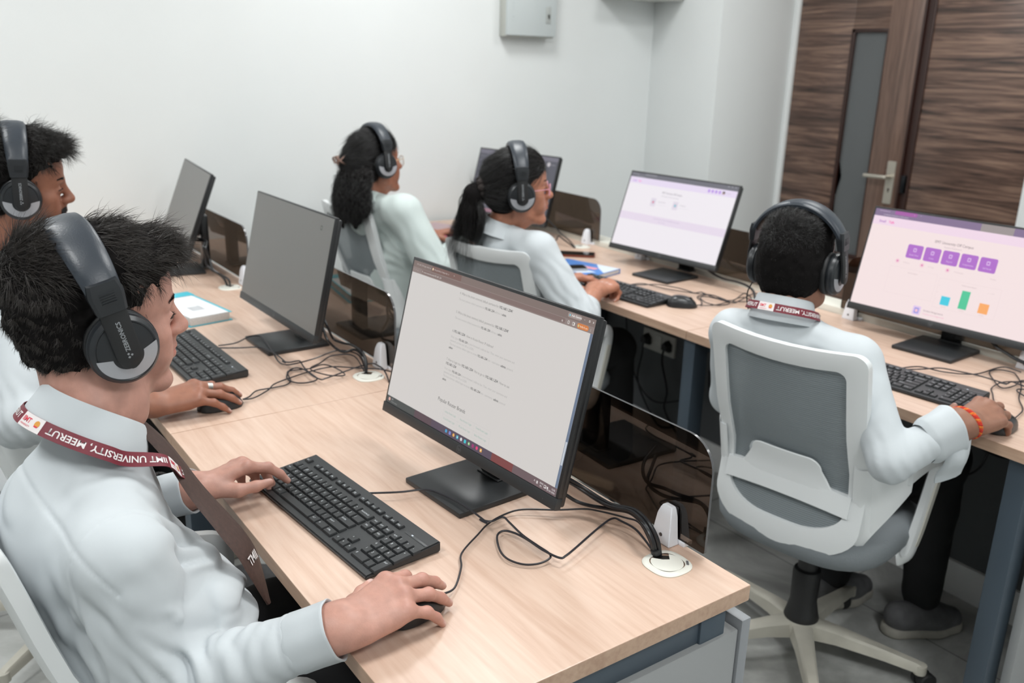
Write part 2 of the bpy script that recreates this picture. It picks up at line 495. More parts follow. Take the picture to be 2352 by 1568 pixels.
bm = NB(); add_box(bm, (-1.80, YD - .006, .01), (-1.232, YD + .036, 2.40), .002); obj('panel', bm, M_door, d2)
bm = NB(); add_box(bm, (-1.845, YD - .016, .93), (-1.822, YD + .004, 1.02), .002); o = obj('strike_plate', bm, mat('black_steel', rgb(30, 31, 34), .35, .6), d2)
bm = NB(); add_quad(bm, [(-2.236, YD + .007, .86), (-2.212, YD + .007, .97), (-2.236, YD + .007, 1.06)]); add_quad(bm, [(-2.236, YD + .0065, .60), (-2.225, YD + .0065, .70), (-2.236, YD + .0065, .84)])  # reflection of paper in the door glass, modelled as thin lavender slivers
bmesh.ops.solidify(bm, geom=bm.faces[:], thickness=.0006)
tag(obj('paper_reflection', bm, mat('lavender_reflection', rgb(214, 200, 218), .7)), 'pale lavender reflection of paper at the edge of the door glass, modelled as thin slivers', 'paper')
# ceiling lamps
for i, (x, y, p) in enumerate(PANELS):
    t = thing('ceiling_light', ['square ceiling light panel over the rear of the row', 'square ceiling light panel over the white wall desks', 'square ceiling light panel over the front chairs', 'square ceiling light panel over the aisle chairs', 'square ceiling light panel beside the camera side', 'square ceiling light panel near the right wall', 'square ceiling light panel before the doors'][i], 'lamp', T(x, y, CEIL), 'ceiling light panels')
    bm = NB()
    for a, b_ in (((-.3, -.3), (.3, -.285)), ((-.3, .285), (.3, .3)), ((-.3, -.285), (-.285, .285)), ((.285, -.285), (.3, .285))): add_box(bm, (*a, -.02), (*b_, 0), .002)
    obj('frame', bm, M_white, t)
    bm = NB(); add_box(bm, (-.285, -.285, -.012), (.285, .285, -.004)); obj('diffuser', bm, M_lampface, t)
# electrical box on the white wall
t = thing('electrical_box', 'pale grey electrical distribution box high on the white wall', 'electrical box', T(XW, 1.79, 1.645))
M_box = mat('box_enamel', rgb(196, 203, 204), .4)
bm = NB(); add_box(bm, (.0, -.150, .0), (.06, .150, .46), .004); obj('body', bm, mat('box_grey', rgb(186, 188, 182), .5), t)
bm = NB(); add_box(bm, (.058, -.152, .006), (.078, .152, .462), .004); dr = obj('door', bm, M_box, t)
bm = NB(); add_box(bm, (.078, .082, .07), (.083, .112, .15), .002); lk = obj('latch', bm, mat('latch_grey', rgb(170, 174, 172), .4), dr)
bm = NB(); add_tube(bm, [(.083, .098, .107), (.0855, .098, .107)], .006, 12); add_box(bm, (.083, .094, .092), (.0855, .102, .105)); obj('keyhole', bm, mat('black_hole', rgb(40, 40, 34), .6), lk)
bm = NB()
for i, s in enumerate('SWITCH'): add_text(bm, s, lambda a, b, i=i: Vector((.0788, -.125 + a, .072 + i * .016 + b)), .013)
obj('lettering', bm, mat('faded_print', rgb(178, 184, 186), .6), dr)
# wall-hung white unit in the corner, just its underside in view
t = thing('wall_cabinet', 'white cabinet hung high in the room corner, only its underside showing', 'cabinet', T(XW, 2.28, 1.862))
bm = NB(); add_box(bm, (0, 0, 0), (.22, .41, .5), .004); obj('body', bm, mat('cabinet_grey', rgb(205, 206, 200), .5), t)
bm = NB(); add_box(bm, (.22, .005, .01), (.236, .405, .49), .004); obj('door', bm, M_white, t)
# ------------------------------------------------------------------ desks
M_desk = wood('beech_laminate', rgb(194, 163, 144), rgb(205, 177, 159), rgb(212, 187, 170), 1.5, 0.36, (1.0, 13.0, 13.0), 2.2, 0.42)
M_edge = wood('beech_edge', rgb(176, 144, 122), rgb(190, 159, 136), rgb(200, 170, 148), 2.0, 0.4, (1.0, 10, 10), 1.0, 0.4)
M_slate = mat('slate_steel', rgb(70, 82, 93), 0.42, 0.2, noise=.03, nscale=8)
M_gpanel = mat('grey_laminate', rgb(150, 152, 153), 0.5)
M_gpanel2 = mat('grey_edge', rgb(140, 143, 147), 0.45)
def desk(x0, x1, mw, label, right_end=False, D=.595, left_end=False):
    t = thing('desk', label, 'desk', mw, 'beech desks')
    bm = NB(); add_box(bm, (x0 + .0008, -D, .722), (x1 - .0008, 0, .75), .0015)
    for f in bm.faces:
        if abs(f.normal.z) < .5: f.material_index = 1
    obj('desktop', bm, [M_desk, M_edge], t, sharp=20)
    ends = [x1 - .034 if right_end else x1 - .002]
    if left_end: ends.append(x0 + .034)
    for xl in ends:      # neighbouring desks share the frame at their seam
        bm = NB(); add_box(bm, (xl - .024, -D + .02, .0), (xl + .024, -D + .080, .722), .003); obj('leg', bm, M_slate, t)
        bm = NB(); add_box(bm, (xl - .024, -.096, .0), (xl + .024, -.040, .722), .003); obj('leg', bm, M_slate, t)
        bm = NB(); add_box(bm, (xl - .02, -D + .079, .672), (xl + .02, -.095, .720), .002); obj('side_beam', bm, M_slate, t)
    bm = NB(); add_box(bm, (x0 + .06, -.075, .66), (x1 - .06, -.045, .72), .002); obj('rear_beam', bm, M_slate, t)
    return t
D1 = [desk(-1.065, 0, T(0, 0, 0), 'beech desk in front carrying the lit screen with the router page', True),
      desk(-2.13, -1.065, T(0, 0, 0), 'beech desk in the front row under the dark switched-off screen'),
      desk(-3.125, -2.13, T(0, 0, 0), 'beech desk of the front row standing against the white wall', left_end=True)]
R2M = O2 @ Matrix.Translation((0, .595, 0))
D2 = [desk(-1.05, .0, R2M, 'beech desk of the second row under the pink lit screen', True),
      desk(-2.115, -1.05, R2M, 'beech desk of the second row under the white lit screen'),
      desk(-3.10, -2.115, R2M, 'beech desk of the second row against the white wall', left_end=True)]
# side cabinets closing the near ends of both rows
def pedestal(mw, label):
    t = thing('side_cabinet', label, 'cabinet', mw, 'grey side cabinets')
    bm = NB(); add_box(bm, (-.42, -.50, .03), (-.004, -.036, .672), .002); obj('body', bm, M_gpanel, t)
    bm = NB(); add_box(bm, (-.43, -.033, .03), (.0, -.012, .688), .002); obj('rear_panel', bm, M_gpanel2, t)
    bm = NB(); add_box(bm, (-.42, -.53, .05), (-.004, -.503, .668), .003); obj('door', bm, M_gpanel2, t)
    bm = NB(); add_box(bm, (-.40, -.48, .0), (-.02, -.06, .03)); obj('plinth', bm, mat('black_plastic_rough', rgb(30, 31, 33), .6), t)
    return t
pedestal(T(.0, .022, 0), 'grey laminate side cabinet under the near end of the front desk')
t = thing('end_panel', 'grey end panel beside the slate leg of the second row', 'panel', R2M)
bm = NB(); add_box(bm, (.004, -.53, .05), (.026, -.05, .70), .002); obj('board', bm, M_gpanel, t)
bm = NB(); add_box(bm, (.0265, -.53, .63), (.032, -.05, .655)); add_box(bm, (.0265, -.53, .06), (.032, -.05, .085)); obj('rail', bm, M_slate, t)

# ------------------------------------------------------------------ smoked acrylic screens and their white clamps
def acrylic():
    m, nt, b = nodes('smoked_acrylic')
    nt.nodes.remove(b)
    tr = nt.nodes.new('ShaderNodeBsdfTransparent'); tr.inputs[0].default_value = (.34, .285, .245, 1)
    gl = nt.nodes.new('ShaderNodeBsdfGlossy'); gl.inputs['Roughness'].default_value = .015; gl.inputs[0].default_value = (.95, .92, .9, 1)
    fr = nt.nodes.new('ShaderNodeFresnel'); fr.inputs[0].default_value = 1.5
    mx = nt.nodes.new('ShaderNodeMixShader')
    ge = nt.nodes.new('ShaderNodeNewGeometry'); mr = nt.nodes.new('ShaderNodeMapRange'); mr.inputs[3].default_value = 1.5; mr.inputs[4].default_value = 1 / 1.5
    nt.links.new(ge.outputs['Backfacing'], mr.inputs[0]); nt.links.new(mr.outputs[0], fr.inputs[0])
    nt.links.new(fr.outputs[0], mx.inputs[0]); nt.links.new(tr.outputs[0], mx.inputs[1]); nt.links.new(gl.outputs[0], mx.inputs[2])
    nt.links.new(mx.outputs[0], nt.nodes['Material Output'].inputs['Surface'])
    return m
M_acr = acrylic()
M_acre = mat('acrylic_edge', rgb(84, 84, 86), .15, spec=.8)
M_clip = mat('white_plastic', rgb(232, 234, 240), .4)
M_clipd = mat('clip_rubber', rgb(40, 40, 42), .6)
def partition(mw, x0, x1, label, z0=.758):
    o = None
    bm = NB()
    poly = rrect(x0, z0, x1, .955, [.004, .004, .055, .055], 8)
    vr = add_loft(bm, [[Vector((x, y, z)) for x, z in poly] for y in (-.006, -.001)])
    for f in bm.faces: f.material_index = 0 if len(f.verts) > 6 else 1
    o = obj('acrylic_screen', bm, [M_acr, M_acre], None, sharp=40)
    o.matrix_world = mw
    return tag(o, label, 'screen panel', 'smoked acrylic desk screens')
NAMES_P = ['smoked acrylic divider clamped behind the front lit monitor', 'smoked acrylic divider behind the switched-off monitor of the front row', 'smoked acrylic divider nearest the white wall in the front row',
           'smoked acrylic divider behind the pink lit monitor', 'smoked acrylic divider behind the white lit monitor', 'smoked acrylic divider beside the girl with pink glasses, by the white wall']
PX = [(-.965, -.095), (-2.03, -1.165), (-3.03, -2.248)]
for i in range(3): partition(T(0, 0, 0), PX[i][0], PX[i][1], NAMES_P[i])
PX2 = [(-.94, -.06), (-2.02, -1.15), (-3.03, -2.215)]
for i in range(3): partition(R2M @ Matrix.Translation((0, .002, 0)), PX2[i][0], PX2[i][1], NAMES_P[3 + i], .774)
def clip_proto():
    t = thing('screen_clamp', 'clamp', 'clamp')
    bm = NB()
    def ring(z, w, d0, d1): return [Vector(p) for p in ((-w, d0, z), (w, d0, z), (w, d1, z), (-w, d1, z))]
    add_loft(bm, [ring(.0, .0225, -.032, -.009), ring(.05, .0165, -.026, -.009), ring(.063, .0125, -.022, -.009), ring(.067, .0095, -.019, -.009)])
    bmesh.ops.bevel(bm, geom=bm.edges[:], offset=.0016, segments=2, affect='EDGES')
    obj('front_jaw', bm, M_clip, t)
    bm = NB(); add_box(bm, (-.014, -.0085, .0), (.014, -.0062, .066), .0008); add_box(bm, (-.016, -.0008, .0), (.016, .002, .06), .0008); obj('pad', bm, M_clipd, t)
    bm = NB(); add_box(bm, (-.0225, -.009, .0), (.034, .012, .008), .001); obj('foot', bm, M_clip, t)
    bm = NB(); add_tube(bm, [(0, -.0305, .016), (0, -.029, .016)], .0035, 10); obj('screw', bm, mat('screw_steel', rgb(110, 110, 112), .4, .8), t)
    return t
CLIPS = [(-.172, T(-.172, .0, .75), 'white clamp at the near end of the front acrylic divider'),
         (0, T(-.84, .0, .75), 'white clamp behind the front lit monitor'),
         (0, T(-1.222, .0, .75), 'white clamp beside the cable grommet of the switched-off monitor'),
         (0, T(-1.90, .0, .75), 'white clamp hidden behind the switched-off monitor'),
         (0, T(-2.262, .0, .75), 'white clamp beside the grommet nearest the white wall'),
         (0, R2M @ T(-.89, -.0, .75), 'white clamp beside the lower left corner of the pink lit monitor'),
         (0, R2M @ T(-.32, -.0, .75), 'white clamp below the pink lit monitor'),
         (0, R2M @ T(-1.22, -.0, .75), 'white clamp just left of the seated man headphones'),
         (0, R2M @ T(-1.92, -.0, .75), 'white clamp under the lower left corner of the white lit monitor'),
         (0, R2M @ T(-2.285, -.0, .75), 'white clamp behind the phone by the girl with pink glasses')]
c0 = clip_proto()
for i, (_, m, lb) in enumerate(CLIPS):
    c = c0 if i == 0 else copy_tree(c0)
    c.matrix_world = m; c['label'] = lb; c['group'] = 'white screen clamps'
# cable grommets
M_grom = mat('ivory_plastic', rgb(222, 221, 212), .38)
def grommet_proto():
    t = thing('cable_grommet', 'g', 'cable grommet')
    bm = NB()
    n = 40
    def sq(a): # rounded-square with bowed sides
        c, s = math.cos(a), math.sin(a); p = 2.7
        r = (abs(c) ** p + abs(s) ** p) ** (-1 / p); return r
    def ring(k, z): return [Vector((k * sq(2 * math.pi * i / n) * math.cos(2 * math.pi * i / n), k * sq(2 * math.pi * i / n) * math.sin(2 * math.pi * i / n), z)) for i in range(n)]
    add_loft(bm, [ring(.037, 0), ring(.0372, .0015), ring(.035, .0035), ring(.029, .0042), ring(.027, .0035), ring(.0265, .0035)], True, False)
    obj('rim', bm, M_grom, t)
    bm = NB(); # lid with a notch towards +y -x
    pl = []
    for i in range(n + 1):
        a = R(150) + R(300) * i / n - R(60)
        pl.append((.0266 * math.cos(a + R(90)), .0266 * math.sin(a + R(90))))
    pl += [(.008, .0), (-.004, .004)]
    add_prism(bm, [(.0266 * math.cos(R(205 + 285 * i / n)), .0266 * math.sin(R(205 + 285 * i / n))) for i in range(n + 1)] + [(-.004, .010), (-.010, .0)], .0018, .0038)
    obj('lid', bm, M_grom, t)
    bm = NB(); add_lathe(bm, [(.0265, .0004), (.0265, -.02)], 24, None, 0, False); add_lathe(bm, [(.026, .0006), (.0, .0006)], 24); obj('opening', bm, mat('grommet_dark', rgb(52, 50, 46), .7), t)
    bm = NB(); add_box(bm, (-.006, -.002, .0042), (.006, .002, .0046), 0, Matrix.Translation((.020, .026, 0)) @ Matrix.Rotation(R(-40), 4, 'Z')); obj('imprint', bm, mat('imprint_grey', rgb(96, 96, 98), .5), t)
    return t
g0 = grommet_proto()
for i, (m, lb) in enumerate([(T(-.116, -.069, .75, R(0)), 'ivory cable grommet at the near corner of the front desk'), (T(-1.172, -.078, .75), 'ivory cable grommet right of the switched-off monitor stand'),
        (T(-2.238, -.078, .75), 'ivory cable grommet on the front row desk by the white wall'), (R2M @ T(-1.20, -.085, .75), 'ivory cable grommet behind the seated man near his left cup'), (R2M @ T(-2.235, -.085, .75), 'ivory cable grommet behind the phone on the second row')]):
    g = g0 if i == 0 else copy_tree(g0)
    g.matrix_world = m; g['label'] = lb; g['group'] = 'ivory cable grommets'

# ------------------------------------------------------------------ monitors
M_blk = mat('black_plastic', rgb(44, 46, 48), .42, bump=.08, bscale=900)
M_blk2 = mat('black_bezel', rgb(30, 31, 33), .35)
M_blkg = mat('black_glossy', rgb(26, 27, 29), .2)
M_off = mat('matte_display', rgb(106, 105, 103), .34, spec=.9)
def flat(name, *c): return mat(name, rgb(*c), .6, emit=rgb(*c))
MW, MH = .539, .325
SX0, SX1, SY0, SY1 = -.2635, .2635, .0215, .319
def page_builder():
    """screen mesh: flat elements a fraction of a millimetre above one another, local x right, y up in metres"""
    bm = NB(); mats = [M_off]
    def mi(c):
        k = 'screen_%02x%02x%02x' % c
        m = flat(k, *c)
        if m not in mats: mats.append(m)
        return mats.index(m)
    def rect(x0, y0, x1, y1, c, lv=1, r=0.0):
        z = -.0004 * 0 + lv * .00012
        pl = rrect(x0, y0, x1, y1, r, 4) if r else [(x0, y0), (x1, y0), (x1, y1), (x0, y1)]
        add_quad(bm, [Vector((x, -z, y)) for x, y in pl], mi(c))
    def text(s, x, y, size, c, width=None, align='L', bold=False, lv=5):
        add_text(bm, s, lambda a, b: Vector((x + a, -lv * .00012, y + b)), size, mi(c), align, width, bold)
    return bm, mats, rect, text
def page_router():
    bm, mats, rect, text = page_builder()
    W = (206, 202, 199)
    rect(SX0, SY0, SX1, SY1, W)
    rect(SX0, .3065, SX1, SY1, (122, 106, 101), 2); rect(SX0, .2955, SX1, .3065, (137, 122, 118), 2)
    rect(-.199, .3075, -.10, SY1, (116, 88, 82), 3, .002)
    rect(-.233, .2975, .196, .3055, (122, 102, 98), 3, .004)
    text('192.168.1.254 login admin', -.252, .3115, .0048, (190, 180, 176), .045); text('x', -.205, .3115, .005, (205, 200, 196))
    rect(-.1965, .3105, -.1925, .3155, (224, 200, 170), 4, .0018); text('the priority of steps dat  x', -.19, .3115, .0048, (200, 190, 186), .05); text('+', -.125, .3115, .006, (205, 200, 196))
    text('<   >   o', -.260, .2995, .005, (180, 170, 166)); rect(-.2305, .2992, -.2265, .3038, (160, 148, 142), 4, .002)
    text('router-network.com/ip/192.168.1.254', -.224, .2995, .0052, (208, 202, 198), .062)
    rect(.199, .3095, .231, .3175, (152, 138, 134), 4, .003); text('Ask Gemini', .208, .3122, .005, (226, 222, 220), None, bold=True)
    rect(.2025, .312, .2055, .315, (120, 196, 214), 5, .0012)
    text('-', .238, .312, .006, (232, 228, 226)); rect(.2485, .3118, .2515, .3150, (232, 228, 226), 4); rect(.2491, .3124, .2509, .3144, (122, 106, 101), 5); text('x', .2575, .312, .006, (232, 228, 226))
    text('*', .187, .296, .009, (226, 222, 220)); rect(.202, .2985, .206, .304, (222, 218, 214), 4, .001); rect(.2028, .2993, .2052, .3032, (137, 122, 118), 5)
    rect(.213, .2985, .219, .304, (222, 218, 214), 4, .001); rect(.2138, .2993, .2168, .3032, (137, 122, 118), 5)
    rect(.2245, .2968, .2515, .3055, (203, 120, 60), 4, .004); text("Verify it's you", .231, .2995, .0048, (248, 232, 214), .018); rect(.2262, .2988, .2297, .3034, (190, 190, 140), 5, .0017)
    text(':', .256, .299, .006, (226, 222, 220), bold=True)
    rect(.2575, .036, SX1, .2955, (104, 118, 140), 2); rect(.2585, .075, .2625, .115, (190, 196, 204), 3)
    G = (140, 138, 136); Lg = (172, 170, 168); K = (84, 84, 84)
    text('4. What is the (most common) default username for', -.0945, .2845, .0068, G, .118); text('192.168.1.254?', .0245, .2845, .0068, K, .039, bold=True)
    text('The most common default username for', -.0945, .2735, .006, Lg, .080); text('192.168.1.254', -.0135, .2735, .006, K, .028, bold=True); text('address is', .0155, .2735, .006, Lg, .021); text('admin.', .0375, .2735, .006, K, .012, bold=True)
    text('5. What is the (most common) default password for', -.0945, .2485, .0068, G, .118); text('192.168.1.254?', .0245, .2485, .0068, K, .039, bold=True)
    text('The most common default password for', -.0945, .2375, .006, Lg, .080); text('192.168.1.254', -.0135, .2375, .006, K, .028, bold=True); text('address is', .0155, .2375, .006, Lg, .021); text('admin.', .0375, .2375, .006, K, .012, bold=True)
    text('6. ', -.094, .212, .0068, G); text('192.168.1.254', -.0895, .212, .0068, K, .036, bold=True); text('- How to Access Router IP Address?', -.052, .212, .0068, G, .085)
    text('First, type', -.094, .2005, .006, Lg, .022); text('192.168.1.254', -.070, .2005, .006, K, .028, bold=True); text("in your browser's address bar. Then, enter your username and", -.040, .2005, .006, Lg, .137)
    text('password, and then click OK or LOGIN.', -.094, .1935, .006, Lg, .074)
    text('The most common default logins to access', -.094, .1865, .006, Lg, .086); text('192.168.1.254', -.0065, .1865, .006, K, .030, bold=True); text('are - username:', .025, .1865, .006, Lg, .036); text('admin', .063, .1865, .006, K, .014, bold=True); text(', password:', .0775, .1865, .006, Lg, .02)
    text('admin', -.094, .1795, .006, K, .012, bold=True)
    text('7. How to login into', -.094, .1565, .0068, G, .046); text('192.168.1.254', -.046, .1565, .0068, K, .036, bold=True); text('/ Hot to go to', -.0085, .1565, .0068, G, .034); text('192.168.1.254', .0275, .1565, .0068, K, .037, bold=True); text('/ How to use', .0665, .1565, .0068, G, .031)
    text('192.168.1.254', -.094, .1485, .0068, K, .034, bold=True)
    text('First, type', -.094, .1385, .006, Lg, .022); text('192.168.1.254', -.070, .1385, .006, K, .028, bold=True); text("in your browser's address bar. Then, enter your username and", -.040, .1385, .006, Lg, .137)
    text('password, and then click OK or LOGIN.', -.094, .1315, .006, Lg, .074)
    text('The most common default logins to access', -.094, .1245, .006, Lg, .086); text('192.168.1.254', -.0065, .1245, .006, K, .030, bold=True); text('are - username:', .025, .1245, .006, Lg, .036); text('admin', .063, .1245, .006, K, .014, bold=True); text(', password:', .0775, .1245, .006, Lg, .02)
    text('admin', -.094, .1175, .006, K, .012, bold=True)
    text('Popular Router Brands', -.0945, .0765, .0105, (90, 90, 90), .088)
    for r, row in enumerate((('Linksys Router Login', 'Asus Router Login', 'Tenda Router Login'), ('D-Link Router Login', 'TP-Link Router Login', 'Belkin Router Login'))):
        for c, s in enumerate(row): text(s, -.066 + c * .049, .0612 - r * .0135, .0056, (150, 176, 166), .036)
    for k in range(3): rect(-.0705, .0575 - k * .0135 + .0115, .0755, .0578 - k * .0135 + .0115, (190, 188, 186), 3)
    for k in range(4): rect(-.0705 + k * .0487, .042, -.0702 + k * .0487, .069, (190, 188, 186), 3)
    # task bar
    rect(SX0, SY0, SX1, .036, (70, 74, 74), 2); rect(-.16, SY0, -.1, .036, (86, 68, 76), 3); rect(-.1, SY0, .09, .036, (82, 70, 86), 3); rect(.09, SY0, .15, .036, (120, 62, 62), 3); rect(.15, SY0, SX1, .036, (104, 86, 90), 3)
    cols = [(70, 170, 220), (120, 130, 200), (226, 170, 90), (60, 170, 190), (210, 212, 214), (60, 190, 200), (120, 180, 110), (150, 50, 110), (220, 60, 120), (220, 160, 70)]
    for i, c in enumerate(cols):
        x = -.053 + i * .0121
        rect(x, .0255, x + .0062, .0320, c, 4, .0012 if i % 2 else .003)
        if i in (0,): rect(x + .0029, .0255, x + .0033, .032, (70, 74, 74), 5); rect(x, .0286, x + .0062, .029, (70, 74, 74), 5)
        if i in (3, 6, 9): rect(x + .002, .0275, x + .0044, .0300, (235, 235, 230), 5, .001)
    rect(-.257, .026, -.250, .033, (214, 170, 160), 4, .003); text('26C', -.246, .0300, .0045, (170, 172, 172)); text('Partly sunny', -.246, .0250, .004, (150, 152, 152), .022)
    text('^', .207, .026, .008, (226, 220, 220)); rect(.2135, .0265, .2175, .0315, (200, 194, 194), 4, .001); text('ENG', .222, .0296, .0042, (232, 228, 228), .009); text('IN', .2235, .0247, .0042, (232, 228, 228))
    rect(.233, .026, .2385, .0315, (226, 220, 220), 4, .001); rect(.2338, .0275, .2372, .0307, (104, 86, 90), 5); rect(.240, .0265, .2435, .0310, (214, 208, 208), 4, .0015)
    text('12:02', .2605, .0296, .0042, (232, 228, 228), None, 'R'); text('23-03-2026', .2605, .0247, .0042, (232, 228, 228), None, 'R')
    return bm, mats
def page_pink():
    bm, mats, rect, text = page_builder()
    rect(SX0, SY0, SX1, SY1, (240, 222, 222)); rect(SX0, .2975, SX1, SY1, (126, 106, 140), 2); rect(-.2, .3075, -.13, SY1, (160, 84, 160), 3, .003)
    rect(.06, .2975, .15, SY1, (150, 140, 140), 3); rect(SX0, .2715, SX1, .2975, (236, 212, 228), 2)
    text('IIMT Dashboard', -.25, .312, .005, (214, 190, 222)); text('+', -.12, .312, .006, (220, 200, 226)); text('x', -.14, .312, .005, (220, 200, 226)); text('smalltalk.in/dashboard/student', -.235, .3015, .005, (210, 200, 216), .08)
    text('Small', -.243, .279, .0105, (170, 110, 190), None, bold=True); text('Talk', -.212, .279, .0105, (240, 80, 170), None, bold=True)
    text('IIMT University Off Campus', 0, .2445, .0115, (120, 104, 112), .113, 'C'); text('Student Dashboard', 0, .234, .0065, (190, 170, 180), None, 'C')
    for i, s in enumerate(('Speak Now', 'Listen', 'Report', 'Assignments', 'Self Study')):
        x = -.131 + i * .0538
        rect(x, .187, x + .048, .228, (172, 104, 198), 3, .005); text(s, x + .024, .1955, .0062, (226, 196, 236), None, 'C')
        rect(x + .019, .207, x + .029, .2185, (214, 178, 228), 4, .002); rect(x + .0215, .2098, x + .0265, .2155, (172, 104, 198), 5, .001); text('+', x + .042, .220, .004, (210, 170, 226))
    for i in range(3):
        x = -.158 + i * .077
        rect(x, .166, x + .014, .180, (240, 204, 214), 3, .007); rect(x + .0045, .1705, x + .0095, .1755, (214, 110, 170), 4, .001); text(('0 Hours', '0 Tests', '4 Attempts')[i], x + .026, .170, .006, (206, 186, 190))
    text('Pending', .125, .170, .005, (206, 186, 190))
    def box_(x0, y0, x1, y1):
        c = (228, 208, 210); w_ = .0005
        rect(x0, y0, x1, y0 + w_, c, 3); rect(x0, y1 - w_, x1, y1, c, 3); rect(x0, y0, x0 + w_, y1, c, 3); rect(x1 - w_, y0, x1, y1, c, 3)
    box_(-.168, .075, -.02, .155); box_(-.012, .062, .165, .148)
    text('Activity Report', -.094, .142, .005, (196, 176, 180), None, 'C'); text('Performance Report', .076, .137, .005, (186, 166, 170), None, 'C'); text('- - - = =', .128, .13, .006, (196, 180, 184))
    rect(.008, .0725, .034, .098, (60, 200, 222), 3); rect(.061, .0725, .085, .125, (74, 196, 150), 3); rect(.117, .0725, .144, .101, (246, 168, 98), 3)
    for x, s in ((.021, 'Speaking'), (.073, 'Listening'), (.13, 'Reading')): text(s, x, .0665, .004, (200, 180, 180), None, 'C')
    for k in range(3): text(str(5 - k), -.008, .125 - .02 * k, .004, (206, 186, 190))
    rect(-.064, .028, -.040, .054, (222, 196, 232), 3, .003); rect(-.059, .032, -.045, .049, (150, 150, 220), 4, .002); rect(-.056, .036, -.048, .045, (240, 190, 210), 5, .002)
    text('Student Assignments', -.032, .043, .007, (140, 118, 130)); text('Complete your assigned task', -.032, .034, .0055, (236, 160, 190))
    return bm, mats
def page_white():
    bm, mats, rect, text = page_builder()
    rect(SX0, SY0, SX1, SY1, (235, 230, 236)); rect(SX0, .301, SX1, SY1, (104, 104, 114), 2); rect(-.19, .310, -.13, SY1, (124, 124, 132), 3, .002); rect(SX0, .276, SX1, .301, (226, 214, 236), 2)
    text('IIMT University', -.255, .312, .005, (190, 190, 198)); text('smalltalk.in/dashboard', -.235, .3035, .005, (180, 180, 188))
    for i in range(3): rect(.215 + i * .016, .3125, .221 + i * .016, .3165, (150, 150, 156), 3)
    text('Small', -.246, .2835, .0095, (190, 140, 220), None, bold=True); text('Talk', -.219, .2835, .0095, (244, 120, 200), None, bold=True)
    for i in range(4): rect(.131 + i * .0165, .2825, .1425 + i * .0165, .295, (186, 150, 226), 3, .0055)
    rect(.198, .2825, .2105, .295, (96, 84, 88), 3, .006); rect(.2015, .2835, .207, .288, (210, 170, 160), 4, .002); text('Student', .217, .2865, .0065, (190, 180, 196))
    text('IIMT University Off Campus', -.03, .2505, .011, (130, 122, 134), .1, 'C'); text('Hi Student, Start Learning', -.036, .238, .007, (176, 170, 180), .085, 'C')
    for x, c, s in ((-.124, (230, 80, 130), 'Conversation'), (-.012, (60, 190, 210), 'Grammar')):
        rect(x, .195, x + .026, .228, (222, 214, 226), 3, .003); rect(x + .006, .205, x + .02, .219, (200, 194, 208), 4, .002); rect(x + .0095, .208, x + .0165, .215, c, 5, .003); text(s, x + .036, .214, .007, (160, 154, 166)); text('Start your practice now', x + .036, .204, .0045, (214, 208, 216))
    rect(SX0, .128, SX1, .158, (226, 214, 230), 2); text('Smart Practice with AI powered English learning labs', -.02, .146, .0068, (190, 174, 200), .13, 'C'); text('Know more', -.04, .135, .0068, (196, 180, 206), None, 'C')
    return bm, mats
def page_dark():
    bm, mats, rect, text = page_builder()
    rect(SX0, SY0, SX1, SY1, (84, 84, 94)); rect(SX0, .30, SX1, SY1, (112, 110, 122), 2); rect(SX0, SY0, SX1, .038, (150, 112, 126), 2); rect(-.21, .038, -.10, .30, (92, 92, 102), 2)
    for k in range(9): text('lesson item %d' % (k + 1), -.255, .285 - .022 * k, .007, (140, 140, 150))
    for k in range(5): rect(-.24, .05 + .012 * k, .05, .056 + .012 * k, (132, 130, 142), 3)
    for k in range(4): text('output line of the practice exercise', -.08, .27 - .03 * k, .009, (128, 128, 140))
    rect(.20, .275, .22, .295, (190, 186, 190), 3, .01); text('Student', .225, .282, .008, (160, 156, 166)); rect(.12, .055, .15, .075, (176, 172, 182), 3, .004)
    return bm, mats
